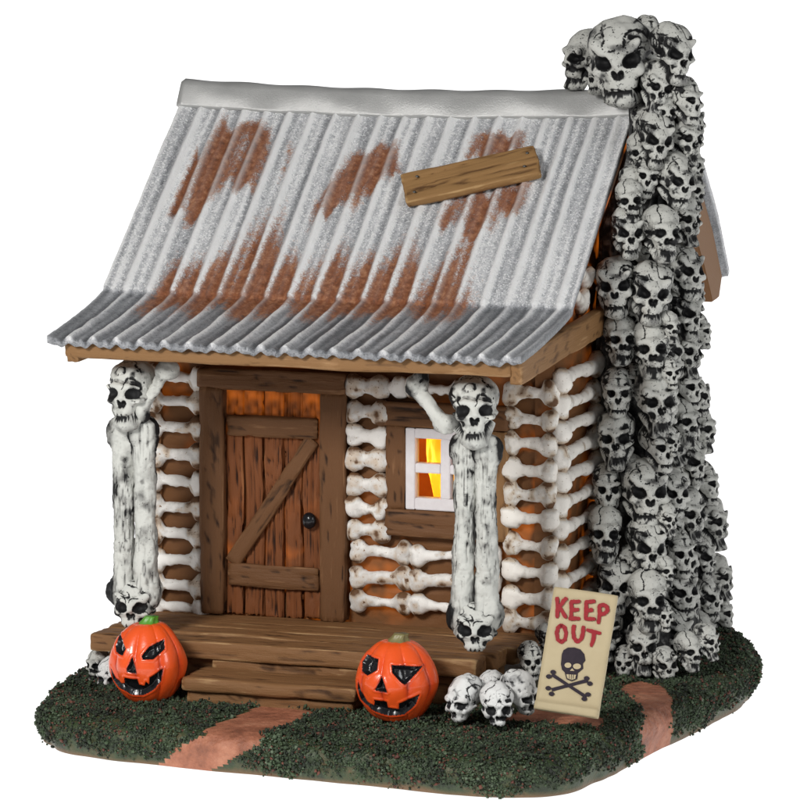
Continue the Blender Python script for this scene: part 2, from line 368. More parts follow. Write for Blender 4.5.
# planks: rounded, finely divided box with carved grain
def plank(name, size, mat, seed=0, parent=None, loc=(0, 0, 0), rot=(0, 0, 0), long=0, res=.035, r=.018, amp=.006, wob=.008, glow=None, gscale=16, sag=None):
    size = np.array(size, float); h = size/2; V = []; F = []
    dims = [max(2, min(220, int(size[a]/(res if a != long else res*1.6)))+1) for a in range(3)]
    for ax in range(3):
        a1, a2 = (ax+1) % 3, (ax+2) % 3
        n1, n2 = dims[a1], dims[a2]
        g1, g2 = np.meshgrid(np.linspace(-h[a1], h[a1], n1+1), np.linspace(-h[a2], h[a2], n2+1), indexing='ij')
        for s in (-1, 1):
            P = np.zeros(((n1+1)*(n2+1), 3)); P[:, a1] = g1.ravel(); P[:, a2] = g2.ravel(); P[:, ax] = s*h[ax]
            b0 = sum(len(x) for x in V); V.append(P)
            i, j = np.meshgrid(np.arange(n1), np.arange(n2), indexing='ij'); q = (i*(n2+1)+j).ravel()+b0
            f = np.stack([q, q+n2+1, q+n2+2, q+1], 1); F.append(f if s > 0 else f[:, ::-1])
    P = np.concatenate(V); F = np.concatenate(F)
    r = min(r, h.min()*.9)
    inner = np.clip(P, -(h-r), h-r); d = P-inner; L_ = np.linalg.norm(d, axis=1)[:, None]; n = d/(L_+1e-9); P0 = P.copy()
    P = inner+n*r
    c = [a for a in range(3) if a != long]
    q = np.zeros_like(P); q[:, 0] = P0[:, long]*.9; q[:, 1] = P0[:, c[0]]*gscale*1.5; q[:, 2] = P0[:, c[1]]*gscale*1.5
    q[:, 1] += .9*np.sin(P0[:, long]*1.7+seed)+vn(P0*1.6+seed, 21)*.9
    g = fbm(q+seed*7.7, 1, 3); groove = np.exp(-((g+.12)/.085)**2)
    P = P+n*(amp*(g[:, None])-amp*1.3*groove[:, None])
    w = np.stack([vn(P0*1.6+seed*3+k*9, 30+k) for k in range(3)], 1)*wob; w[:, long] *= 2; P = P+w
    if sag is not None: P = sag(P)
    gr = .64-.42*groove+.28*np.clip(g, -1, 1)
    gr = gr+.16*np.clip((L_[:, 0]/r-1.15)*4, 0, 1)        # dry-brushed paint on the edges
    at = {'grain': np.clip(gr, 0, 1)}; gco = np.stack([P0[:, long]*.8+seed, P0[:, c[0]]*9+.5*vn(P0*1.5+seed, 22), P0[:, c[1]]*9+seed*3], 1)
    if glow is not None: at['glow'] = glow(P)
    me = mesh(name, P, F, mat, attrs=at); ga = me.attributes.new('gco', 'FLOAT_VECTOR', 'POINT'); ga.data.foreach_set('vector', gco.astype(np.float32).ravel())
    bm = bmesh.new(); bm.from_mesh(me); bmesh.ops.remove_doubles(bm, verts=bm.verts, dist=1e-5); bm.to_mesh(me); bm.free()
    return link(name, me, parent, loc, rot)
def span(name, x0, x1, y0, y1, z0, z1, mat, **k):
    return plank(name, (x1-x0, y1-y0, z1-z0), mat, loc=((x0+x1)/2, (y0+y1)/2, (z0+z1)/2), **k)

# ================================================================== BACKDROP
V = []; F = []
prof = [(-8, -.56)]+[(24, -.56)]+[(24+6*math.sin(a), -.56+6-6*math.cos(a)) for a in np.linspace(.15, math.pi/2, 10)]+[(30, 10)]
for (y, z) in prof: V += [(-38, y, z), (26, y, z)]
for i in range(len(prof)-1): F.append((2*i, 2*i+1, 2*i+3, 2*i+2))
tag(link('floor', mesh('floor', V, F, M['glow_sweep'])), kind='structure')

# ================================================================== GROUND
ctrl = [(-4.68,-1.95),(-4.4,-2.5),(-3.9,-2.80),(-2.3,-2.97),(-1.1,-3.04),(0,-3.12),(.62,-3.05),(1.0,-2.72),(1.15,-2.0),(1.34,-.6),(1.52,.6),(1.6,1.6),(1.48,2.5),(1.1,3.3),(.4,4.2),(-1,4.7),(-4,4.7),(-4.85,3),(-4.85,0)]
def catmull(ps, n):
    ps = np.array(ps); m_ = len(ps); out = []
    for i in range(m_):
        p0, p1, p2, p3 = ps[i-1], ps[i], ps[(i+1) % m_], ps[(i+2) % m_]
        for k in range(n):
            t = k/n; out.append(.5*((2*p1)+(-p0+p2)*t+(2*p0-5*p1+4*p2-p3)*t*t+(-p0+3*p1-3*p2+p3)*t**3))
    return np.array(out)
outl = catmull(ctrl, 24); NA = len(outl); cen = np.array([-1.5, .6])
def ztop(x, y):
    z = -.13-.05*np.clip((-y-1.2)/1.6, 0, 1)-.02*np.clip((x-.9), 0, 1)
    P = np.stack([np.ravel(x)*1.4, np.ravel(y)*1.4, np.zeros(np.size(x))], 1)
    return z+.025*fbm(P, 40, 3).reshape(np.shape(x))
nr = 90; rings = []
out_n = outl-cen; ln = np.linalg.norm(out_n, axis=1)[:, None]
for k in range(nr+1):
    s = k/nr; xy = cen+out_n*(s)-out_n/ln*(.20*s)
    rings.append(np.column_stack([xy, ztop(xy[:, 0], xy[:, 1])]))
ring_end = rings[-1]
nside = 22
for k in range(1, nside+1):
    t = k/nside; a = t*math.pi*.5
    if t < .62:
        a = t/.62*math.pi/2; off = .22*math.sin(a); dz = -.16*(1-math.cos(a))
    else:
        q = (t-.62)/.38; off = .22-.06*q**1.5; dz = -.16-q*(.56-.16-.18)
    xy = ring_end[:, :2]+out_n/ln*off
    z = np.maximum(ring_end[:, 2]+dz, -.553)
    if k == nside: z = np.full(NA, -.553)
    wv = .05*fbm(np.column_stack([xy*1.6, z*2]), 50, 3)
    rings.append(np.column_stack([xy+out_n/ln*wv[:, None], z]))
P = np.concatenate(rings); F = []
i, j = np.meshgrid(np.arange(1, len(rings)-1), np.arange(NA), indexing='ij'); j2 = (j+1) % NA
F = np.stack([(i*NA+j), ((i+1)*NA+j), ((i+1)*NA+j2), (i*NA+j2)], -1).reshape(-1, 4)
F = np.concatenate([F, F[:0]])
pathmask_pts = {
 'front': [(-2.75,-1.7),(-1.95,-1.7),(-1.9,-2.1),(-2.0,-2.5),(-2.05,-2.75),(-2.15,-3.3),(-3.3,-3.3),(-3.1,-2.9),(-2.75,-2.6),(-2.45,-2.25),(-2.6,-1.95)],
}
def poly_sd(x, y, pg):
    pg = np.array(pg, float); d = np.full(x.shape, 1e9); s = np.ones(x.shape)
    for a in range(len(pg)):
        p1, p2 = pg[a], pg[a-1]; ex, ey = p2-p1; wx, wy = x-p1[0], y-p1[1]
        t = np.clip((wx*ex+wy*ey)/(ex*ex+ey*ey+1e-12), 0, 1); bx, by = wx-ex*t, wy-ey*t
        d = np.minimum(d, bx*bx+by*by)
        c1, c2, c3 = y >= p1[1], y < p2[1], ex*wy > ey*wx
        fl = (c1 & c2 & c3) | (~c1 & ~c2 & ~c3); s = np.where(fl, -s, s)
    return s*np.sqrt(d)
def G(px, py, z=-.16):
    q = hit(px, py, 2, z); return (q[0], q[1])
paths = [
 [G(264,706),G(318,714),G(296,720),G(268,732),G(248,744),G(222,756),(-2.85,-3.4),(-3.45,-3.4),G(166,750),G(184,740),G(212,724),G(240,714)],
 [G(618,692),G(640,684),G(662,690),G(672,702),G(670,718),G(660,730),(1.6,-.98),(1.6,-1.12),G(652,732),G(640,714),G(630,700)],
 [G(500,716),G(540,712),G(606,722),G(600,730),G(540,724),G(505,724)],
]
cx = P[F].mean(1)
jn = .09*fbm(cx*4, 60, 3)
pm = np.zeros(len(F), bool)
def path_sd(x, y, z):
    # the sides drop straight down, so test them with the edge's own x,y
    sh = 1.5*np.clip(-.2-z, 0, 1)
    return np.min([poly_sd(x+(sh if k == 0 else 0), y, pg) for k, pg in enumerate(paths)], 0)
psd = path_sd(cx[:, 0], cx[:, 1], cx[:, 2])
pm = (psd+jn < 0)
low = np.clip((-.50-P[:, 2])/.05+.7*fbm(P*np.array([2, 2, 3]), 61, 2), 0, 1)
def submesh(name, P, F, keep, mat, attrs, smooth=True):
    Fk = F[keep]; u, inv = np.unique(Fk, return_inverse=True)
    return mesh(name, P[u], inv.reshape(Fk.shape), mat, smooth, {k: a[u] for k, a in attrs.items()})
tag(link('ground', submesh('ground', P, F, ~pm, M['ground'], {'low': low})), kind='structure')
tag(link('path', submesh('path', P, F, pm, M['path'], {'low': low})), kind='structure')
# turf: crumbs of foam over the mossy surface
fa = P[F]; area = np.linalg.norm(np.cross(fa[:, 2]-fa[:, 0], fa[:, 3]-fa[:, 1]), axis=1)/2
nrm = np.cross(fa[:, 2]-fa[:, 0], fa[:, 3]-fa[:, 1]); nrm /= np.linalg.norm(nrm, axis=1)[:, None]+1e-9
patch = fbm(cx*2.2, 62, 3)
wgt = area*np.clip((psd+jn)/.06+.30, 0.0, 1)*np.clip((cx[:, 2]+.515+.16*patch)/.14, .0, 1)*np.clip(1.0+.6*patch, .35, 1.4)
wgt *= ~((cx[:, 0] > -4.2) & (cx[:, 0] < 0) & (cx[:, 1] > -1.2) & (cx[:, 1] < 4.1))
NT = 95000
idx = rng.choice(len(F), NT, p=wgt/wgt.sum())
r1, r2 = rng.random(NT), rng.random(NT)
q = fa[idx]; C0 = (q[:, 0]*((1-r1)*(1-r2))[:, None]+q[:, 1]*(r1*(1-r2))[:, None]+q[:, 2]*(r1*r2)[:, None]+q[:, 3]*((1-r1)*r2)[:, None])
sz = rng.uniform(.008, .024, NT)*(1+.35*(rng.random(NT) > .85))
C0 = C0+nrm[idx]*(sz*rng.uniform(-.3, 1.2, NT)+.040*np.clip((C0[:, 2]+.48)/.15, 0, 1)*np.clip(vn(C0*8, 63)+.3*vn(C0*19, 64), -.2, 1))[:, None]
octv = np.array([(1,0,0),(-1,0,0),(0,1,0),(0,-1,0),(0,0,1),(0,0,-1)], float)
octf = np.array([(0,2,4),(2,1,4),(1,3,4),(3,0,4),(2,0,5),(1,2,5),(3,1,5),(0,3,5)])
Q = rng.normal(size=(NT, 4)); Q /= np.linalg.norm(Q, axis=1)[:, None]; w_, x_, y_, z_ = Q.T
RM = np.stack([1-2*(y_*y_+z_*z_), 2*(x_*y_-z_*w_), 2*(x_*z_+y_*w_), 2*(x_*y_+z_*w_), 1-2*(x_*x_+z_*z_), 2*(y_*z_-x_*w_), 2*(x_*z_-y_*w_), 2*(y_*z_+x_*w_), 1-2*(x_*x_+y_*y_)], 1).reshape(-1, 3, 3)
lv = octv[None]*rng.uniform(.5, 1.3, (NT, 6, 1))*np.array([1.05, .85, .65])[None, None]
lv = np.einsum('nij,nkj->nki', RM, lv)*sz[:, None, None]+C0[:, None]
tf = (octf[None]+np.arange(NT)[:, None, None]*6).reshape(-1, 3)
base_t = np.clip(.38+.2*rng.normal(size=NT)+.3*patch[idx]+.25*vn(C0*6, 65), 0, .86)
base_t = np.where(rng.random(NT) < .06+.22*np.clip(vn(C0*7, 66)-.2, 0, 1), rng.uniform(.9, 1, NT), base_t)
tag(link('grass', mesh('grass', lv.reshape(-1, 3), tf, M['turf'], True, {'tint': np.repeat(base_t, 6)})),
    'dark green crumbly foam turf with reddish flecks covering the base', None, None, 'stuff')

# ================================================================== CABIN
cabin = tag(empty('cabin', (-2.1, 2.0, 0)), 'haunted log cabin of white bones with rusty silver corrugated roof, lit window and plank door', 'cabin')
cabin_inv = Vector((2.1, -2.0, 0))
def under(o):           # keep world coordinates while parenting to the cabin's empty
    o.parent = cabin; o.location = Vector(o.location)+cabin_inv; return o
ZF = .37
# ---- walls
def glow_front(P): return np.ones(len(P))
wall = under(span('front_wall', -4.22, -.2, .06, .24, .2, 3.2, M['chink'], seed=1, glow=None)) if False else None
def box_wall(name, rects, y0, y1):
    V = []; F = []; G_ = []
    for (x0, x1, z0, z1) in rects:
        nx, nz = max(1, int((x1-x0)/.06)), max(1, int((z1-z0)/.06))
        b0 = len(V)
        for yy in (y0, y1):
            for a in range(nx+1):
                for c in range(nz+1):
                    V.append((x0+(x1-x0)*a/nx, yy, z0+(z1-z0)*c/nz))
        K = (nx+1)*(nz+1)
        for a in range(nx):
            for c in range(nz):
                q = b0+a*(nz+1)+c; F.append((q, q+nz+1, q+nz+2, q+1)); F.append((K+q+1, K+q+nz+2, K+q+nz+1, K+q))
        for a in range(nx):
            q = b0+a*(nz+1); F.append((q, K+q, K+q+nz+1, q+nz+1)); q += nz; F.append((q+nz+1, K+q+nz+1, K+q, q))
        for c in range(nz):
            q = b0+c; F.append((q, q+1, K+q+1, K+q)); q = b0+nx*(nz+1)+c; F.append((K+q, K+q+1, q+1, q))
    V = np.array(V); n = fbm(V*np.array([2, 2, 9]), 70, 3)
    V[:, 1] += np.where(V[:, 1] < (y0+y1)/2, .02*n, 0)
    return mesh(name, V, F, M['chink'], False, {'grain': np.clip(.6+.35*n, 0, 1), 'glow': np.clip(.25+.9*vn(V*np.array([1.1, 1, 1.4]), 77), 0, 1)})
wall = under(link('wall', box_wall('wall', [(-4.22,-1.60,.2,3.3),(-1.60,-.62,.2,1.5),(-1.60,-.62,2.48,3.3),(-.62,-.2,.2,3.3)], .07, .25)))
tag(wall, 'front wall of stacked white bones')
# gable walls (x planes)
def gable(name, x0, x1, y0, y1):
    prof = [(y0, .2), (y1, .2), (y1, 3.9), (3.7, 4.48), (2.6, 5.2), (2.05, 5.42), (y0, 3.72)]
    bm = bmesh.new()
    vs = [bm.verts.new((x1, y, z)) for y, z in prof]; f = bm.faces.new(vs)
    r = bmesh.ops.extrude_face_region(bm, geom=[f]); bmesh.ops.translate(bm, verts=[v for v in r['geom'] if isinstance(v, bmesh.types.BMVert)], vec=(x0-x1, 0, 0))
    bmesh.ops.recalc_face_normals(bm, faces=bm.faces)
    for k in range(14):
        bmesh.ops.bisect_plane(bm, geom=bm.verts[:]+bm.edges[:]+bm.faces[:], plane_co=(0, 0, .4+k*.36), plane_no=(0, 0, 1))
    for k in range(12):
        bmesh.ops.bisect_plane(bm, geom=bm.verts[:]+bm.edges[:]+bm.faces[:], plane_co=(0, .3+k*.33, 0), plane_no=(0, 1, 0))
    me = bpy.data.meshes.new(name); bm.to_mesh(me); bm.free()
    V = np.array([v.co[:] for v in me.vertices])
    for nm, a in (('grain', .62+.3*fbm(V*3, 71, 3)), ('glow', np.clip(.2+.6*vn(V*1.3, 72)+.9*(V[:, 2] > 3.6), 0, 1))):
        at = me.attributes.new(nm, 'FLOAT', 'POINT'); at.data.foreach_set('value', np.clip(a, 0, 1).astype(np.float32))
    me.materials.append(M['chink']); return me
side = tag(under(link('wall', gable('wall_side', -.2, 0.0, .03, 4.1))), 'gable wall of cream bones')
lw = under(link('wall', gable('wall_left', -4.42, -4.222, .03, 4.1)))
bw = under(link('wall', box_wall('wall_back', [(-4.22,-.2,.2,3.9)], 3.9, 4.1)))

# ---- small wall bones
def bone_set(mat, L, n, rm=.052, rk=.062, sp=.065, s0=0, flare=0, rough=1):
    return [bone_obj_mesh('bone', L, rm, rk, sp, mat, s0+k, nx=34, na=18, flare=flare, bend=random.uniform(-.012, .012), rough=rough) for k in range(n)]
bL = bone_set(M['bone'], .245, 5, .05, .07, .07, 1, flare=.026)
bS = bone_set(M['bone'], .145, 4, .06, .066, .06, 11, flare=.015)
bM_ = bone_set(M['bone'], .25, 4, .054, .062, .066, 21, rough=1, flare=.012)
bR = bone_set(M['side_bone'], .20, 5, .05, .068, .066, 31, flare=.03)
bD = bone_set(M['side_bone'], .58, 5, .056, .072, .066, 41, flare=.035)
def put_bone(ms, x, z, par, y=.0, rz=0, tilt=None, sx=1):
    k = random.randrange(len(ms)); o = link('bone', ms[k])
    o.parent = par; o.location = Vector((x, y, z))+cabin_inv-Vector(par.location) if par is not cabin else Vector((x, y, z))+cabin_inv
    o.rotation_euler = (random.uniform(-.2, .2)+(math.pi if random.random() < .5 else 0), R(random.uniform(-3.5, 3.5) if tilt is None else tilt), rz)
    o.scale = (sx*random.uniform(.97, 1.03), 1, random.uniform(.94, 1.06)); return o
for y in [377,401,427,455,481,507,533,559,585,607]:                         # left of the door
    c = hit(176, y, 1, 0); put_bone(bL, -4.03, c[2], wall)
for y in [387,412,436,460,485,508,530]:                                      # between door and window
    c = hit(367, y, 1, 0); put_bone(bS, -1.955, c[2], wall)
for y in [552,578,603]:                                                      # beneath the window
    for px, ms, sx in ((381, bM_, 1), (441, bM_, 1), (488, bS, .6)):
        c = hit(px, y+(px-381)*.045, 1, 0); put_bone(ms, c[0], c[2], wall, sx=sx)
for px in (377, 437): c = hit(px, 386+(px-381)*.04, 1, 0); put_bone(bM_, c[0], c[2], wall)
for y in [393,419,444,470,494,518,545,572,598,622]:                          # right of the window
    c = hit(528, y, 1, 0); put_bone(bR, -.235, c[2], wall, sx=1.0)
for y in [381,407,432,457,482,506,531,558,585,610]:                              # side wall
    z = hit(553, y, 1, 0)[2]; o = put_bone(bD, 0.06, z, side, y=.66, rz=math.pi/2, tilt=random.uniform(-1.5, 1.5)); o.rotation_euler[0] = random.uniform(-.1, .1)
for z in [3.32]: put_bone(bD, 0.05, z+.05, side, y=.66, rz=math.pi/2, tilt=0)
for y0, z, s in ((.55, 3.72, .42), (.72, 3.93, .36)): put_bone(bD, .05, z, side, y=y0, rz=math.pi/2, tilt=20, sx=s)
for k in range(11):                                                          # behind the chimney
    z = .5+k*.255
    put_bone(bD, .05, z, side, y=3.4, rz=math.pi/2, tilt=0)

# ---- porch floor and step
pf = tag(under(empty('porch_floor', (-2.2, -.7, ZF))), 'brown plank porch floor')
def child(o, par):      # parent keeping the world place given in o.location
    w = Vector(o.location)+cabin_inv-Vector(par.location); o.parent = par; o.location = w; return o
ys = [.05, -.33, -.70, -1.04, -1.40]
for k in range(4):
    x0 = -4.40+random.uniform(-.02, .02); x1 = [-.12, -.16, -.24, -.34][k]
    child(span('floor_board', x0, x1, ys[k+1]+.004, ys[k]-.004, .19, ZF+random.uniform(-.004, .004), M['wood'], seed=3+k, amp=.008, wob=.012, r=.03, gscale=11), pf)
child(span('joist', -4.28, -.46, -1.28, -.1, -.25, .188, M['wood'], seed=9, amp=.012), pf)
st = tag(under(empty('porch_step', (-2.3, -1.6, 0))), 'plank step below the porch')
child(span('tread', -3.22, -1.42, -1.90, -1.27, -.035, .10, M['wood'], seed=12, amp=.008, r=.028, gscale=10), st)
child(span('riser', -3.19, -1.46, -1.84, -1.25, -.3, -.037, M['wood'], seed=13, amp=.01), st)
child(span('upper_tread', -3.12, -1.42, -1.36, -1.20, .06, .188, M['wood'], seed=14, amp=.01), st)

# ---- door
dr = tag(under(empty('door', (-2.95, 0, ZF))), 'closed brown plank door with a diagonal brace')
gl = lambda P: np.ones(len(P))
fr = under(empty('door_frame', (-2.95, 0, ZF)))
child(span('jamb', -3.76, -3.49, -.10, .12, ZF, 2.72, M['jamb'], seed=21, long=2, amp=.012, wob=.012, r=.03), fr)
child(span('jamb', -2.45, -2.17, -.10, .12, ZF, 2.72, M['jamb'], seed=22, long=2, amp=.012, wob=.012, r=.03), fr)
child(span('lintel', -3.78, -2.15, -.115, .12, 2.70, 2.93, M['jamb'], seed=23, amp=.012, wob=.012, r=.03), fr)
xs_ = [-3.50, -3.30, -3.08, -2.87, -2.66, -2.44]
for k in range(5):
    zc = .5*(ZF+2.72)
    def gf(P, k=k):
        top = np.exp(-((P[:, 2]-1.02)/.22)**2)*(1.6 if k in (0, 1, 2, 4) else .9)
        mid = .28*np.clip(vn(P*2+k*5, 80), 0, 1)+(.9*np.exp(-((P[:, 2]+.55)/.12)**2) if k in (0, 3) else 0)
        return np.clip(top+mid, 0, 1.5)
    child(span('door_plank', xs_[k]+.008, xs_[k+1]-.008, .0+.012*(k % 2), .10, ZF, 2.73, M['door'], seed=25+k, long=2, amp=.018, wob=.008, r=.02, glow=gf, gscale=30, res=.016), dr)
child(span('batten', -3.475, -2.465, -.06, .0, 2.23, 2.45, M['jamb'], seed=33, amp=.01), dr)
child(span('batten', -3.455, -2.455, -.06, .0, .68, .92, M['jamb'], seed=34, amp=.012), dr)
a0, a1 = Vector((-3.38, 0, .96)), Vector((-2.56, 0, 2.18)); dd = a1-a0
child(plank('brace', (dd.length+.12, .055, .17), M['jamb'], seed=35, loc=((a0+a1)/2+Vector((0, -.035, 0))), rot=(0, -math.atan2(dd.z, dd.x), 0), amp=.012), dr)
kn = ico(4); Pk = kn[0]*np.array([.075, .055, .085]); knob = link('door_knob', mesh('door_knob', Pk, kn[1], M['black'])); knob.location = (-2.565, -.06, 1.40); child(knob, dr)

# ---- window
wn = tag(under(empty('window', (-1.1, 0, 2.0))), 'small four pane window glowing yellow')
child(span('frame_board', -1.75, -1.54, -.06, .10, 1.567, 2.41, M['jamb'], seed=41, long=2, amp=.01), wn)
child(span('frame_board', -.69, -.45, -.06, .10, 1.3, 2.41, M['fascia'], seed=42, long=2, amp=.01), wn)
child(span('frame_board', -1.77, -.44, -.075, .10, 2.412, 2.66, M['jamb'], seed=43, amp=.01), wn)
child(span('frame_board', -1.75, -.695, -.075, .10, 1.29, 1.565, M['jamb'], seed=44, amp=.012), wn)
bm = bmesh.new()
def bxx(bm, x0, x1, y0, y1, z0, z1):
    r = bmesh.ops.create_cube(bm, size=1); 
    for v in r['verts']: v.co = Vector(((x0+x1)/2+v.co.x*(x1-x0), (y0+y1)/2+v.co.y*(y1-y0), (z0+z1)/2+v.co.z*(z1-z0)))
W0, W1, H0, H1 = -1.535, -.70, 1.575, 2.40
bxx(bm, W0, W0+.10, -.05, .09, H0, H1); bxx(bm, W1-.10, W1, -.05, .09, H0, H1)
bxx(bm, W0+.10, W1-.10, -.049, .09, H1-.10, H1); bxx(bm, W0+.10, W1-.10, -.049, .09, H0, H0+.12)
bxx(bm, -1.165, -1.065, -.046, .08, H0+.12, H1-.10); bxx(bm, W0+.10, -1.165, -.044, .08, 1.95, 2.045); bxx(bm, -1.065, W1-.10, -.044, .08, 1.95, 2.045)
bmesh.ops.bevel(bm, geom=bm.edges[:], offset=.008, segments=2, affect='EDGES')
me = bpy.data.meshes.new('sash'); bm.to_mesh(me); bm.free(); me.materials.append(M['white']); s_ = link('sash', me); child(s_, wn)
for (x0, x1) in ((W0+.09, -1.16), (-1.07, W1-.09)):
    for (z0, z1) in ((H0+.11, 1.955), (2.04, H1-.09)):
        bm = bmesh.new(); bxx(bm, x0, x1, .035, .045, z0, z1); me = bpy.data.meshes.new('pane'); bm.to_mesh(me); bm.free(); me.materials.append(M['pane'])
        child(link('pane', me), wn)
# inner lining of the lit room
bm = bmesh.new(); bxx(bm, -2.3, -.22, .26, 1.5, 1.2, 2.9)
bmesh.ops.reverse_faces(bm, faces=bm.faces); bm.faces.ensure_lookup_table()
bmesh.ops.delete(bm, geom=[f for f in bm.faces if f.calc_center_median().y < .3], context='FACES')
me = bpy.data.meshes.new('room_lining'); bm.to_mesh(me); bm.free(); me.materials.append(M['room']); child(link('room_lining', me), wn)
P_, F_ = ico(5)
Pl = P_*np.array([.21, .12, .60])*(1+.16*vn(P_*2.5, 88)[:, None]+.07*vn(P_*7, 89)[:, None])
lamp = link('lamp', mesh('lamp', Pl, F_, M['lamp']), None, (-1.27, .5, 1.98))
tag(lamp, 'glowing yellow lamp seen through the panes inside the cabin window', 'lamp')
ld = bpy.data.lights.new('lamp_light', 'POINT'); ld.energy = 26; ld.color = (1, .55, .2); ld.shadow_soft_size = .1
lo = bpy.data.objects.new('lamp_light', ld); col.objects.link(lo); lo.parent = lamp; lo.location = (-.62, -.05, .0)

# ---- roof
rf = tag(under(empty('roof', (-2.25, 2.05, 5.5))), 'corrugated silver roof with rust patches flaring out over the porch')
key = [(-1.87, 3.40), (-1.55, 3.435), (-1.0, 3.51), (-.45, 3.61), (-.23, 3.665), (-.17, 3.705), (.6, 4.35), (1.3, 4.93), (2.08, 5.56)]
kb = [(2.08, 5.56), (2.7, 5.36), (3.9, 4.74), (4.5, 4.16), (5.0, 3.5)]
def lerp_prof(k, n):
    k = np.array(k); s = np.r_[0, np.cumsum(np.linalg.norm(np.diff(k, axis=0), axis=1))]; t = np.linspace(0, s[-1], n)
    return np.column_stack([np.interp(t, s, k[:, 0]), np.interp(t, s, k[:, 1])]), t
def roof_panel(name, key, n_s, xl, xr, front, nw=19.5, n_u=620):
    pr, t = lerp_prof(key, n_s)
    tan = np.gradient(pr, axis=0); tan /= np.linalg.norm(tan, axis=1)[:, None]; nor = np.column_stack([-tan[:, 1], tan[:, 0]])
    nor *= np.sign(nor[:, 1:2])
    u = np.linspace(0, 1, n_u); U, S = np.meshgrid(u, np.arange(n_s)); Yv = pr[S, 0]
    XL = np.array([xl(y) for y in pr[:, 0]])[S]; XR = np.array([xr(y) for y in pr[:, 0]])[S]
    X = XL+(XR-XL)*U
    q = np.column_stack([X.ravel()*.9, pr[S, 0].ravel()*.6, pr[S, 1].ravel()*.6])
    ph = U*nw*2*math.pi + .35*vn(q*1.2, 90).reshape(U.shape)
    fold = np.zeros(U.shape)
    wv = np.cos(ph); wv = .62*(2*((wv+1)/2)**1.6-1)+.42*np.cos(2*ph+.9)+.12*vn(np.column_stack([X.ravel()*9, pr[S, 0].ravel()*.5, 0*X.ravel()]), 99).reshape(U.shape); stk = fbm(np.column_stack([X.ravel()*20, pr[S, 0].ravel()*.8, 0*X.ravel()]), 94, 2)
    amp = .026*(1+.3*vn(q*2+5, 91).reshape(U.shape))
    edge = np.clip((1-U)*nw*2.2, 0, 1)*np.clip(U*nw*2.2, 0, 1)
    sag = -.055*np.sin(np.pi*U)*np.clip((Yv+.3)/2.3, 0, 1)
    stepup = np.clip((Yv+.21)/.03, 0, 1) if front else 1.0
    off = .030*stepup+amp*wv*edge+.02*(1-edge)+.010*vn(q*7, 92).reshape(U.shape)+.004*vn(q*30, 93).reshape(U.shape)+.005*stk.reshape(U.shape)
    Y = Yv+nor[S, 0]*off; Z = pr[S, 1]+nor[S, 1]*off+sag
    top = np.stack([X, Y, Z], -1).reshape(-1, 3)
    th = .07
    bot = np.stack([X, Yv-nor[S, 0]*th+nor[S, 0]*off*.8, pr[S, 1]-nor[S, 1]*th+nor[S, 1]*off*.8+sag], -1).reshape(-1, 3)
    K = len(top); i, j = np.meshgrid(np.arange(n_s-1), np.arange(n_u-1), indexing='ij'); q0 = (i*n_u+j).ravel()
    Ft = np.stack([q0, q0+1, q0+n_u+1, q0+n_u], 1); Fb = Ft[:, ::-1]+K
    e = [];
    jj = np.arange(n_u-1); e.append(np.stack([jj, jj+K, jj+K+1, jj+1], 1)); b_ = (n_s-1)*n_u+jj; e.append(np.stack([b_+1, b_+1+K, b_+K, b_], 1))
    ii = np.arange(n_s-1)*n_u; e.append(np.stack([ii+n_u, ii+n_u+K, ii+K, ii], 1)); r_ = ii+n_u-1; e.append(np.stack([r_, r_+K, r_+n_u+K, r_+n_u], 1))
    Fa = np.concatenate([Ft, Fb]+e)
    rust = np.zeros(K); gro = np.clip(.5+.5*wv, 0, 1).ravel()
    if front:
        xx, yy = top[:, 0], top[:, 1]; st_ = vn(np.column_stack([xx*11, yy*1.4, 0*xx]), 95); st2 = vn(np.column_stack([xx*5, yy*2.5, 0*xx]), 96)
        def blob(pts, w=.18):
            pg = []
            for (a, b) in pts:
                d = vdir*FOC+rdir*(a-400)+udir*(400-b); n = np.array([0, -1.86, 2.25]); t_ = ((np.array([0, -.2, 3.7])-CAM)@n)/(d@n); h = CAM+d*t_; pg.append((h[0], h[1]))
            sd = poly_sd(xx+.0*st2, yy+.16*st_, pg); return np.clip(.5-sd/w, 0, 1)
        B = [blob([(222,120),(272,124),(270,145),(252,190),(225,190),(200,215),(187,222),(193,190),(205,150)]), .9*blob([(196,150),(205,152),(188,205),(172,208)], .12),
             blob([(352,152),(398,138),(402,160),(384,178),(366,190),(345,215),(316,218),(322,190),(342,168)]),
             blob([(470,142),(488,132),(525,130),(522,155),(500,162),(460,165)]), .85*blob([(462,190),(535,182),(522,210),(500,215),(492,235),(470,242),(430,232),(440,212)]),
             .45*blob([(285,140),(300,135),(290,165),(278,180)], .12)]
        # drips just above the fold, one per trough
        dr_ = np.zeros(K); fy = np.clip(1-(yy+.25)/(.62+.7*np.clip(vn(np.column_stack([xx*3.7, 0*xx, 0*xx]), 97)+.55, 0, 1)), 0, 1)
        below = np.clip(1.25-(-.2-yy)/(.62+.3*st_), 0, 1)*(yy < -.2)
        rngx = np.clip((xx+4.35)/.3, 0, 1)*np.clip((-.62-xx)/.35, 0, 1)
        tr = np.clip(1.15-gro*1.1, 0, 1)
        dr_ = np.where(yy > -.22, fy*(.42+.9*tr)*1.0, below*.95)*rngx
        rust = np.clip(np.maximum.reduce(B+[dr_])*(.86+.38*st_+.12*tr), 0, 1)
    else: rust = np.clip(vn(q*1.5, 98)*.8-.1, 0, 1)
    V = np.concatenate([top, bot]); 
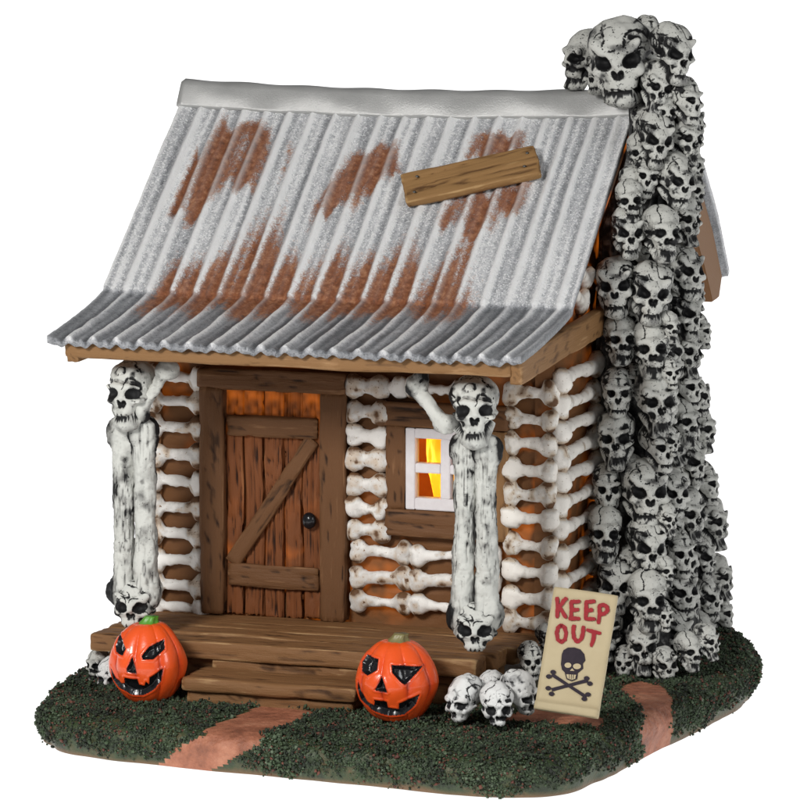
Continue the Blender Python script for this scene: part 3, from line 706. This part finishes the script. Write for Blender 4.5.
    return mesh(name, V, Fa, M['roof'], attrs={'paler': np.r_[(np.broadcast_to(stepup, U.shape)).ravel(), np.zeros(K)], 'streak': np.r_[.5+.5*stk, np.full(K, .5)], 'rust': np.r_[rust, np.zeros(K)], 'groove': np.r_[gro, np.full(K, .5)]})
xl = lambda y: -4.74 if y > -.2 else -4.74+(-.2-y)/1.67*.11
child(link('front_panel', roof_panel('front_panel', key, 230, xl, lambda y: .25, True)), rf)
child(link('back_panel', roof_panel('back_panel', kb, 90, lambda y: -4.74, lambda y: .25+.23*min(1, max(0, (y-2.1)/1)), False, n_u=300)), rf)
# ridge cap
pc = [(1.845, 5.44), (1.85, 5.47), (1.955, 5.655), (1.99, 5.69), (2.12, 5.71), (2.24, 5.68), (2.36, 5.58), (2.42, 5.45), (2.3, 5.38), (2.1, 5.46), (1.95, 5.40)]
V = []; nX = 90
for a in range(nX+1):
    x = -4.77+(.27+4.77)*a/nX; sg = -.06*math.sin(math.pi*a/nX)
    for b_, (y, z) in enumerate(pc): V.append((x+.0, y+.008*math.sin(a*.31+b_), z+sg+.006*math.sin(a*.5+b_*2)))
F = [(a*11+b_, (a+1)*11+b_, (a+1)*11+(b_+1) % 11, a*11+(b_+1) % 11) for a in range(nX) for b_ in range(11)]
F = [f[::-1] for f in F]+[tuple(range(11)), tuple(nX*11+k for k in range(10, -1, -1))]
me = mesh('ridge_cap', V, F, M['ridge']); bm = bmesh.new(); bm.from_mesh(me); bmesh.ops.recalc_face_normals(bm, faces=bm.faces); bm.to_mesh(me); bm.free()
child(link('ridge_cap', me), rf)
# fascia boards
child(span('fascia', -4.50, .13, -1.80, -1.66, 3.20, 3.375, M['fascia'], seed=51, amp=.006, wob=.014, r=.03, gscale=9), rf)
child(plank('fascia', (.12, 2.98, .27), M['fascia'], seed=52, loc=(.165, -.30, 3.345), rot=(R(3.2), 0, 0), long=1, amp=.006, r=.02, gscale=8), rf)
child(plank('fascia', (.12, 2.4, .24), M['fascia'], seed=53, loc=(-4.40, -.59, 3.33), rot=(R(3.2), 0, 0), long=1, amp=.006, r=.02, gscale=8), rf)
child(span('soffit', -4.34, .10, -1.655, .06, 3.24, 3.30, M['jamb'], seed=54, amp=.004), rf)
def barge(x0, x1):
    p = [(2.4, 5.33), (3.86, 4.60), (4.44, 4.04), (4.86, 3.50), (4.74, 3.27), (4.46, 3.25), (4.08, 3.68), (3.5, 4.25), (2.4, 4.9)]
    bm = bmesh.new(); f = bm.faces.new([bm.verts.new((x0, y, z)) for y, z in p]); r = bmesh.ops.extrude_face_region(bm, geom=[f])
    bmesh.ops.translate(bm, verts=[v for v in r['geom'] if isinstance(v, bmesh.types.BMVert)], vec=(x1-x0, 0, 0)); bmesh.ops.recalc_face_normals(bm, faces=bm.faces)
    bmesh.ops.bevel(bm, geom=bm.edges[:], offset=.015, segments=2, affect='EDGES')
    me = bpy.data.meshes.new('barge_board'); bm.to_mesh(me); bm.free(); n_ = len(me.vertices)
    at = me.attributes.new('grain', 'FLOAT', 'POINT'); at.data.foreach_set('value', np.full(n_, .6, np.float32)); me.materials.append(M['wood']); return me
child(link('barge_board', barge(.14, .445)), rf); child(link('barge_board', barge(-4.70, -4.44)), rf)
# nailed board across a hole
c4 = [np.array([-1.912,1.087,4.79]), np.array([-.655,1.417,5.064]), np.array([-.546,1.174,4.862]), np.array([-1.776,.756,4.515])]
ctr = sum(c4)/4; ux = Vector((c4[1]+c4[2]-c4[0]-c4[3])/2); L_ = ux.length; ux.normalize(); nn = Vector((0, -1.87, 2.25)).normalized()
nn = Vector((0, -math.sin(math.atan2(1.86, 2.28)), math.cos(math.atan2(1.86, 2.28)))); ux = (ux-nn*ux.dot(nn)).normalized(); uy = nn.cross(ux)
Mb = Matrix((ux, uy, nn)).transposed()
wd = abs(Vector((c4[0]-c4[3])).dot(uy))
o = plank('nailed_board', (L_+.02, wd*.98, .09), M['board'], seed=61, amp=.012, wob=.02, r=.018, gscale=12, res=.02); o.rotation_euler = Mb.to_euler(); o.location = Vector(ctr)+nn*.06; child(o, rf)
nb = o; Pn, Fn = ico(3)
for (a, b) in ((-.44, -.12), (-.40, .14), (.46, .10), (.42, -.12)):
    k = link('nail', mesh('nail', Pn*np.array([.018, .018, .012]), Fn, M['core'])); k.location = Vector(nb.location)+cabin_inv*0+Mb@Vector((a*L_, b*wd*1.9, .05)); k.parent = rf

# ---- porch posts
def post_bones(name, cx, cz, L, seed, r=.105):
    P, F, w = bone_mesh(name, L, r*.9, r*.74, r*.45, None, seed, nx=200, na=64, flare=.022, rough=1.1)
    # grooves worn along the shaft
    th = np.arctan2(P[:, 2], P[:, 1]); g = fbm(np.column_stack([P[:, 0]*2.2, np.cos(th)*2.6, np.sin(th)*2.6])+seed*5, 101, 3)
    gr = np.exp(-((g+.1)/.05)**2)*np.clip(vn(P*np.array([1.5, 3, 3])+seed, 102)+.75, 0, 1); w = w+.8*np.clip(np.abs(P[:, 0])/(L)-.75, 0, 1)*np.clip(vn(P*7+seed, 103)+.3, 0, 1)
    P[:, 1:] *= (1-.09*gr[:, None]); ed_ = np.clip(np.abs(P[:, 2])/(r*.95)-.72, 0, .4)*2.2*np.clip(.75+vn(P*4+seed, 108), 0, 1); w = w*.7+ed_*.8; fs = fbm(np.column_stack([P[:, 0]*1.1, np.cos(th)*7, np.sin(th)*7])+seed*9, 104, 3); w = np.clip(w+gr*.45+.42*np.clip(np.abs(fs)*-13+1.1, 0, 1)*np.clip(.45+vn(P*2.5+seed, 105), 0, 1)+.22*np.clip(vn(P*3+seed, 106)+.3, 0, 1), 0, 1)  # long sides darkened too: side shading put into the wash colour
    P = np.column_stack([P[:, 2]*.95, P[:, 1], P[:, 0]])        # stand it up
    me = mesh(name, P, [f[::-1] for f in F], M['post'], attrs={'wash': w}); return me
def post(x, name, mirror, xb, dyaw=0):
    p = tag(under(empty('porch_post', (x, -1.30, ZF))), name)
    zc, L = (1.60, .82)
    for k, dx in enumerate((-.108, .108)):
        o = link('long_bone', post_bones('long_bone', 0, 0, L, 3+k*2+x, .128)); o.location = (x+dx, -1.30+.02*k, zc); o.rotation_euler = (0, R((-.5 if k else .5)), R(20)); child(o, p)
    o = link('skull', skull_meshes['post']); o.location = (x, -1.33, 2.82); o.scale = (.74, .66, .70); o.rotation_euler = (0, 0, R(19+dyaw)); child(o, p)
    o = link('skull', skull_meshes['foot']); o.location = (x+.01, -1.33, .66); o.scale = (.62, .54, .62); o.rotation_euler = (R(-4), 0, R(19+dyaw*.4)); child(o, p)
    a, b = Vector(xb[0]), Vector(xb[1]); d = b-a
    P, F, w = bone_mesh('brace_bone', d.length/2-.04, .062, .074, .052, None, 9+x, nx=44, na=22, rough=1.4, flare=.012, bend=-.05 if x > -1 else .0); w = np.clip(w*.5+.4*np.clip(vn(P*7+x, 107)+.1, 0, 1)+.25*np.clip(np.abs(P[:, 2])/.1-.3, 0, 1), 0, 1)
    o = link('brace_bone', mesh('brace_bone', P, F, M['post'], attrs={'wash': w})); o.location = (a+b)/2; o.rotation_euler = (0, -math.atan2(d.z, d.x), 0); child(o, p)
post(-.39, 'right porch post of long bones', False, ((-.96, -1.38, 3.10), (-.62, -1.42, 2.62)))
post(-3.96, 'left porch post of long bones', True, ((-3.90, -1.46, 2.62), (-3.52, -1.30, 3.10)), -22)

# ---- chimney of skulls
ch = tag(under(empty('chimney', (.5, 1.6, -.1))), 'tall chimney heaped from antiqued grey skulls')
prof_c = [(-.15, .62, 3.0, 1.05), (.6, .95, 3.15, .88), (1.4, 1.15, 3.05, .80), (2.4, 1.15, 2.5, .82), (3.4, 1.2, 2.0, .85), (4.3, 1.3, 2.0, .86), (5.2, 1.45, 2.05, .9), (5.6, 1.4, 2.2, .88), (5.9, 1.45, 2.0, .80)]
V = []; na = 40
for (z, y0, y1, x1) in prof_c:
    x0 = .02 if z < 4.6 else .30
    for k in range(na):
        t = 2*math.pi*k/na; c, s = math.cos(t), math.sin(t); c = math.copysign(abs(c)**.6, c); s = math.copysign(abs(s)**.6, s)
        V.append(((x0+x1-.1)/2+c*((x1-.1)-x0)/2*1.0+.03*math.sin(k*2.3+z*9), (y0+y1)/2+s*(y1-y0)/2*.94+.03*math.cos(k*3.1+z*7), z))
F = [(a*na+k, a*na+(k+1) % na, (a+1)*na+(k+1) % na, (a+1)*na+k) for a in range(len(prof_c)-1) for k in range(na)]
F += [tuple(range(na-1, -1, -1)), tuple((len(prof_c)-1)*na+k for k in range(na))]
child(link('core', mesh('core', V, F, M['core'])), ch)
nsk = 0
def ck(px, py, h, yaw, ax=1, val=1.1, tilt=0, roll=0, var=None):
    global nsk
    p = hit(px, py, ax, val); s = h/100*random.uniform(.97, 1.05)*1.17
    o = link('skull', skull_meshes['c%d' % (nsk % 5 if var is None else var)]); nsk += 1
    o.location = tuple(p); o.scale = (s*random.uniform(.95, 1.05), s*.95, s)
    e = Matrix.Rotation(R(yaw), 3, 'Z')@Matrix.Rotation(R(tilt), 3, 'X')@Matrix.Rotation(R(roll+random.uniform(-4, 4)), 3, 'Y')
    o.rotation_euler = e.to_euler(); child(o, ch); return o
# crown
ck(621, 58, 76, 8, 1, 1.45, 8, -4, 4); ck(586, 58, 54, -38, 1, 2.15, 0, 0, 1); ck(672, 52, 56, 48, 0, .82, 6, 4, 0); ck(648, 38, 46, 30, 1, 2.3, -10, 0, 3)
ck(657, 84, 46, 35, 1, 1.32, 12, 14, 2); ck(684, 100, 44, 60, 0, .92, 0, 0, 3); ck(664, 112, 36, 30, 1, 1.35, 0, 0, 1)
ck(655, 138, 52, 32, 1, 1.25, 6, 4, 0); ck(684, 138, 46, 55, 0, .9, 0, 0, 2); ck(646, 176, 40, 25, 1, 1.25, 0, 6, 3); ck(674, 178, 50, 50, 0, .85, 8, 6, 4)
ck(690, 165, 34, 75, 0, .9)
# column beside the wall
for px, py, h, yw, vr in ((630,200,40,20,1),(628,232,48,26,0),(616,285,56,12,4),(620,338,46,25,1),(617,392,44,20,3),(616,437,50,14,2),(607,488,44,22,3),(605,532,50,20,1),(616,584,50,16,0),(607,632,44,20,2)):
    ck(px, py, h, yw, 1, 1.0 if py < 500 else .82, 0, 0, vr)
# middle column
for px, py, h, yw, vr in ((661,232,50,38,1),(651,292,56,22,0),(652,347,52,18,1),(656,400,60,30,2),(658,446,48,48,3),(645,490,60,28,4),(646,546,56,34,0),(648,598,54,26,1),(643,645,46,22,2)):
    ck(px, py, h, yw, 1, 1.02 if py < 500 else (.88 if py < 570 else .70), 0, 0, vr)
# outer faces
for px, py, h, yw, vr in ((683,218,46,56,2),(682,270,50,56,4),(682,312,48,60,0),(684,350,46,58,2),(684,385,44,60,3),(682,420,46,54,1),(688,460,46,60,0),(672,492,44,40,4),(686,512,48,56,2),(677,552,46,46,3),(678,590,48,48,4),(674,632,46,45,0)):
    ck(px, py, h, yw, 0, .86, 0, 0, vr)
for px, py, h, yw, vr in ((697,428,44,80,1),(701,482,44,78,3),(708,520,48,76,2),(698,556,44,70,0),(702,596,46,70,4),(697,632,42,66,1),(715,575,42,84,2),(716,612,44,82,3),(694,395,38,84,4),(696,330,36,86,3),(690,290,34,80,2)):
    ck(px, py, h, yw, 0, .80, 0, 0, vr)
for px, py, h, yw, dx, vr in ((625,662,30,10,.66,3),(664,664,34,36,.66,4),(688,650,34,50,.8,1),(706,640,32,66,.9,2),(630,560,30,10,.9,2),(632,470,30,30,1.1,1),(634,380,30,30,1.15,3),(634,318,30,34,1.2,2),(636,262,34,30,1.2,0),(668,372,30,44,1.0,3),(668,326,28,50,1.0,1),(668,440,28,56,.95,0),(666,518,28,56,.9,2),(664,570,28,52,.8,1),(662,615,28,44,.7,3)):
    ck(px, py, h, yw, 1, dx, 0, 0, vr)
for px, py, h, yw, yy_, vr in ((644,122,38,24,1.5,3),(640,152,38,22,1.35,1),(634,186,38,20,1.25,2),(612,84,34,0,1.7,3),(600,74,38,-20,1.9,0),(690,122,34,70,1.9,4),(690,190,36,70,2.0,1),(686,212,34,66,1.9,3)):
    ck(px, py, h, yw, 1, yy_, 0, 0, vr)
for k in range(14):
    z = .32+.46*(k//2); y = (1.75 if k % 2 else 2.3)+.1*math.sin(k*2.1)
    if z > 2.6: y -= .25
    o = link('skull', skull_meshes['c%d' % (k*3 % 5)]); o.location = (.70, y, z); o.scale = (.56, .5, .56); o.rotation_euler = (0, 0, R(84+8*math.sin(k))); child(o, ch)
# the rear faces, seen when one walks round
for z, y, x in ((.2,2.95,.45),(.7,2.95,.5),(1.2,2.85,.5),(1.7,2.7,.5),(2.2,2.5,.5),(2.7,2.35,.5),(3.2,2.15,.5),(3.7,2.1,.5),(4.2,2.1,.5),(4.7,2.1,.55),(5.2,2.2,.6)):
    o = link('skull', skull_meshes['c%d' % (nsk % 5)]); nsk += 1; o.location = (x, y, z); o.scale = (.55,)*3; o.rotation_euler = (0, 0, R(150)); child(o, ch)

# ================================================================== PUMPKINS
def pumpkin(loc, sx, sz, feats, box, stem_mat, label, yaw, nl=9, seed=0, lean=0):
    root = tag(empty('pumpkin', (loc[0], loc[1], loc[2]-sz)), label, 'pumpkin', 'carved pumpkins in front of the porch'); root.rotation_euler = (0, 0, R(yaw))
    D, F = ico(7); F = np.array(F)
    th = np.arctan2(D[:, 1], D[:, 0]); lat = np.clip(1-np.abs(D[:, 2]), 0, 1)
    lob = np.abs(np.cos(th*nl/2+.5*seed+.25*D[:, 2]+.3*vn(D*1.5+seed, 111)))**.6
    r = 1-.075*(1-lob)*np.clip(lat*2.2, 0, 1)+.025*vn(D*2.2+seed*5, 110)
    P = D*r[:, None]
    P[:, 2] -= .14*np.exp(-(np.hypot(P[:, 0], P[:, 1])/.30)**2)*(P[:, 2] > 0)
    fl = P[:, 2] < -.86; P[fl, 2] = -.86+(P[fl, 2]+.86)*.2
    P[:, :2] *= (1-.10*np.clip(P[:, 2], 0, 1)-.06*np.clip(-P[:, 2], 0, 1))[:, None]
    P *= np.array([sx, sx*.95, sz])
    bx, by, bw, bh = box; sets = {}; un = P[:, 0]/sx; wn_ = P[:, 2]/sz; front = P[:, 1] < .05
    inner = np.zeros(len(P)); nearest = np.full(len(P), 9.)
    for nm, pg in feats:
        q = [((a-bx)/bw, -(b-by)/bh) for a, b in pg]; sd = poly_sd(un, wn_, q); sd = np.where(front, sd, 9)
        sets.setdefault(nm+str(len(sets)), sd); nearest = np.minimum(nearest, sd)
    dep = np.clip(-nearest/.06, 0, 1); nd = D.copy(); P = P-nd*(dep*.05*sx/.4)[:, None]-nd*0
    lip = np.exp(-((nearest-.03)/.03)**2)*.006; P = P+nd*lip[:, None]
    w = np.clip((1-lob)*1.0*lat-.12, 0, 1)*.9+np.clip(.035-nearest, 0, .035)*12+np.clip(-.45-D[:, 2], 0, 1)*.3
    fm = nearest[F].mean(1) < 0
    body = link('body', submesh('body', P, F, ~fm, M['pumpkin'], {'wash': np.clip(w, 0, 1)}), root, (0, 0, sz))
    for nm, sd in sets.items():
        k = (sd[F].mean(1) < 0)
        if k.any(): link(nm.rstrip('0123456789'), submesh(nm.rstrip('0123456789'), P, F, k, M['black'], {}), root, (0, 0, sz))
    # stem
    V = []; ns = 12; hh = 14
    for a in range(ns+1):
        t = a/ns; rr = (.26-.13*t if t < .6 else .182+.05*(t-.6))*sx*.9; rr = (.30*(1-t)**2+.17)*sx
        for k in range(hh*2):
            an = math.pi*k/hh; e = 1+.13*math.cos(an*5); V.append((rr*e*math.cos(an)+.10*sx*t*t, rr*e*math.sin(an), sz*(.76+.30*t)))
    n2 = hh*2; Fs = [(a*n2+k, a*n2+(k+1) % n2, (a+1)*n2+(k+1) % n2, (a+1)*n2+k) for a in range(ns) for k in range(n2)]+[tuple(ns*n2+k for k in range(n2))]
    link('stem', mesh('stem', V, Fs, M[stem_mat]), root, (0, 0, sz))
f1 = [('eye', [(275,210),(320,290),(300,335),(255,325),(250,290)]), ('eye', [(565,230),(570,290),(500,350),(430,350),(425,325),(470,270)]), ('nose', [(365,335),(390,445),(330,440),(328,410)]),
      ('mouth', [(215,435),(250,500),(290,530),(310,520),(310,480),(395,490),(405,525),(440,530),(450,500),(470,520),(475,470),(560,415),(545,500),(500,560),(430,605),(360,605),(270,570),(230,520)])]
f2 = [('eye', [(125,205),(165,210),(160,250),(125,275),(105,270),(105,235)]), ('eye', [(212,225),(327,238),(262,303),(245,290),(215,255)]), ('nose', [(178,275),(198,335),(150,328)]),
      ('mouth', [(90,305),(100,345),(125,385),(150,395),(150,370),(195,375),(200,400),(240,405),(240,380),(315,345),(300,390),(260,430),(200,438),(140,420),(100,385),(88,340)])]
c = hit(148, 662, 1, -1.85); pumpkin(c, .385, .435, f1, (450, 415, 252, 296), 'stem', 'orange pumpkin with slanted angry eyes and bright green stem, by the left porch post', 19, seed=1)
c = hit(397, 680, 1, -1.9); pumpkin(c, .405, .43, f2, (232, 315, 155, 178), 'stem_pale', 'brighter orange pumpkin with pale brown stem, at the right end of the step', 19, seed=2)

# ================================================================== LOOSE SKULLS
def loose(px, py, yv, s, yaw, tilt, mesh_key, label, group=None, roll=0):
    p = hit(px, py, 1, yv); o = link('skull', skull_meshes[mesh_key], None, tuple(p), None, s)
    o.rotation_euler = (Matrix.Rotation(R(yaw), 3, 'Z')@Matrix.Rotation(R(tilt), 3, 'X')@Matrix.Rotation(R(roll), 3, 'Y')).to_euler()
    return tag(o, label, 'skull', group)
G1 = 'skulls piled in the grass'
loose(466, 700, -1.95, .52, -22, 12, 'pileA', 'leftmost white skull of the pile between the pumpkin and the sign', G1)
loose(497, 706, -2.05, .50, 24, 6, 'pileB', 'white skull facing forward in the middle of the pile by the sign', G1)
loose(519, 694, -1.75, .50, 62, 10, 'pileA', 'right hand skull of the pile, turned towards the sign', G1)
loose(492, 689, -1.60, .40, 10, -8, 'pileB', 'half hidden skull at the back of the pile under the porch corner', G1)
G2 = 'skulls tucked under the porch'
loose(98, 664, -1.2, .34, -10, 0, 'c1', 'small grey skull under the left end of the porch floor', G2)
loose(112, 676, -1.35, .42, 0, 10, 'pileB', 'pale skull partly behind the angry eyed pumpkin', G2)
loose(530, 660, -.75, .40, 30, 0, 'c3', 'grey skull under the right end of the porch floor behind the sign', G2)
loose(548, 640, -.35, .36, 40, 0, 'c0', 'small dark skull at the house corner behind the sign', G2)

# ================================================================== SIGN
TL, TR, BL, BR = hit(552.4, 586, 1, -1.85), hit(615.6, 594.4, 1, -1.80), hit(535, 709, 1, -2.2), hit(599.4, 719.4, 1, -2.15)
TL, TR, BL, BR = map(Vector, (TL, TR, BL, BR))
ux = ((TR-TL)+(BR-BL))/2; uy = ((TL-BL)+(TR-BR))/2; SW, SH = ux.length, uy.length; ux.normalize(); uz = ux.cross(uy).normalized(); uy = uz.cross(ux)
cs = (TL+TR+BL+BR)/4
sg = tag(empty('warning_sign', (0, 0, 0)), 'tan board lettered in red with a dark skull and crossbones, leaning at the cabin corner', 'sign')
sg.matrix_world = Matrix(((ux.x, uy.x, uz.x, cs.x), (ux.y, uy.y, uz.y, cs.y), (ux.z, uy.z, uz.z, cs.z), (0, 0, 0, 1)))
o = plank('board', (SW, SH, .07), M['sign'], seed=71, amp=.002, wob=.004, r=.012, res=.03, parent=sg, loc=(0, 0, -.035))
o = plank('bottom_lip', (SW*1.0, .085, .045), M['sign'], seed=72, amp=.002, wob=.004, r=.01, parent=sg, loc=(0, -SH/2+.045, .018))
zTL, zTR, zBL = np.array([262., 130.]), np.array([578., 172.]), np.array([175., 745.])
Ai = np.linalg.inv(np.column_stack([zTR-zTL, zBL-zTL]))
def sl(x, y):
    a, b = Ai@(np.array([x, y], float)-zTL); return ((a-.5)*SW, (.5-b)*SH)
PXU = SW/319.
def ribbon(V, F, pts, w, z, h=.014, closed=False):
    pts = np.array([sl(*p) for p in pts]); n_ = len(pts); w = np.broadcast_to(np.array(w, float)*PXU/2, n_)
    T = np.gradient(pts, axis=0) if not closed else np.roll(pts, -1, 0)-np.roll(pts, 1, 0)
    T /= np.linalg.norm(T, axis=1)[:, None]+1e-9; Nn = np.column_stack([-T[:, 1], T[:, 0]])
    b0 = len(V)
    for p, nn_, ww in zip(pts, Nn, w):
        a, c = p+nn_*ww, p-nn_*ww; V += [(a[0], a[1], z), (c[0], c[1], z), (a[0], a[1], z-h), (c[0], c[1], z-h)]
    for k in range(n_ if closed else n_-1):
        i0, i1 = b0+4*k, b0+4*((k+1) % n_); F += [(i0, i0+1, i1+1, i1), (i0, i1, i1+2, i0+2), (i0+1, i0+3, i1+3, i1+1)]
    if not closed: F += [(b0, b0+2, b0+3, b0+1), (b0+4*(n_-1)+1, b0+4*(n_-1)+3, b0+4*(n_-1)+2, b0+4*(n_-1))]
def sub(pts, n=5, jit=1.3):
    out = []
    for a, b in zip(pts[:-1], pts[1:]):
        for k in range(n): t = k/n; out.append((a[0]+(b[0]-a[0])*t+random.uniform(-jit, jit), a[1]+(b[1]-a[1])*t+random.uniform(-jit, jit)))
    out.append(pts[-1]); return out
letters = {
 'K': [[(281,186),(286,240),(283,292)], [(330,186),(310,212),(290,240)], [(292,236),(312,262),(328,292)]],
 'E': [[(352,204),(354,250),(349,300)], [(346,211),(372,208),(398,206)], [(352,251),(374,249),(392,247)], [(340,293),(368,293),(398,291)]],
 'e': [[(424,206),(427,250),(424,300)], [(420,210),(446,207),(472,204)], [(426,251),(444,250),(462,249)], [(420,293),(446,294),(474,293)]],
 'P': [[(492,222),(493,265),(488,318)], [(488,228),(512,222),(530,232),(533,250),(518,266),(494,272)]],
 'O': [[(305,326),(288,340),(282,368),(288,398),(306,411),(324,398),(330,368),(322,338),(305,326),(298,330)]],
 'U': [[(368,322),(364,355),(367,388),(384,408),(404,396),(412,362),(416,328)]],
 'T': [[(428,346),(464,356),(502,364)], [(468,352),(464,390),(454,432)]]}
for k, strokes in letters.items():
    V, F = [], []
    for i_, s_ in enumerate(strokes):
        pts = sub(s_, 4); ww = [random.uniform(17, 22) for _ in pts]; ww[0] *= .7; ww[-1] *= .6; ribbon(V, F, pts, ww, .013+.0012*i_)
    link('letter', mesh('letter', V, F, M['red'], False), sg)
def blobs(name, polys, mat, z, parent):
    V, F = [], []
    for i_, pg in enumerate(polys):
        b0 = len(V); n_ = len(pg); zz = z+.0012*i_
        for (x, y) in pg: a = sl(x, y); V.append((a[0], a[1], zz))
        for (x, y) in pg: a = sl(x, y); V.append((a[0], a[1], zz-.012))
        F.append(tuple(range(b0, b0+n_))); F += [(b0+k, b0+n_+k, b0+n_+(k+1) % n_, b0+(k+1) % n_) for k in range(n_)]
    return link(name, mesh(name, V, F, mat, False), parent)
def circ(x, y, rx, ry, n=14, rot=0): return [(x+rx*math.cos(2*math.pi*k/n)*math.cos(rot)-ry*math.sin(2*math.pi*k/n)*math.sin(rot), y+rx*math.cos(2*math.pi*k/n)*math.sin(rot)+ry*math.sin(2*math.pi*k/n)*math.cos(rot)) for k in range(n)]
em = blobs('skull_emblem', [[(310,470),(318,450),(340,437),(372,436),(402,446),(420,468),(426,500),(414,515),(416,540),(398,556),(390,562),(387,592),(360,604),(335,594),(325,560),(312,548),(306,520),(308,495)]], M['signdark'], .012, sg)
blobs('emblem_face', [circ(341,525,17,13), circ(386,530,20,14), [(352,552),(362,540),(374,553)], [(334,570),(382,572),(378,592),(360,598),(340,590)]], M['sign'], .0145, em)
blobs('emblem_teeth', [[(334,578),(382,581),(382,584),(334,581)], [(348,570),(351,570),(350,592),(347,592)], [(358,571),(361,571),(360,596),(357,596)], [(368,572),(371,572),(370,592),(367,592)]], M['signdark'], .017, em)
for i_, (a, b, ks) in enumerate((((262,648),(440,598),((245,640),(262,668),(434,588),(450,614))), ((262,572),(432,680),((247,582),(268,560),(424,690),(442,668))))):
    V, F = [], []; ribbon(V, F, [a, ((a[0]+b[0])/2, (a[1]+b[1])/2), b], [17, 15, 17], .012+.003*i_)
    o = link('crossbone', mesh('crossbone', V, F, M['signdark'], False), sg)
    for q_, (x, y) in enumerate(ks): blobs('bone_end', [circ(x, y, 14, 11)], M['signdark'], .0126+.003*i_+.0008*q_, o)

# ================================================================== LIGHT
w = bpy.data.worlds.new('World'); sc.world = w; w.use_nodes = True
w.node_tree.nodes['Background'].inputs[0].default_value = (1, 1, 1, 1); w.node_tree.nodes['Background'].inputs[1].default_value = .17
def area(name, loc, target, size, energy, color=(1, 1, 1)):
    l = bpy.data.lights.new(name, 'AREA'); l.shape = 'SQUARE'; l.size = size; l.energy = energy; l.color = color
    o = bpy.data.objects.new(name, l); col.objects.link(o); o.location = loc
    o.rotation_euler = (Vector(target)-Vector(loc)).to_track_quat('-Z', 'Y').to_euler(); return o
area('key_softbox', (-6, -19, 12), (-1.8, 0, 2.5), 4.5, 3400, (1, .985, .96))
area('fill_softbox', (15, -10, 9), (-1, 0, 2.5), 6, 1000, (.97, .985, 1))
sc.view_settings.view_transform = 'Standard'; sc.view_settings.look = 'None'; sc.view_settings.exposure = 0; sc.view_settings.gamma = 1
sc.cycles.max_bounces = 8
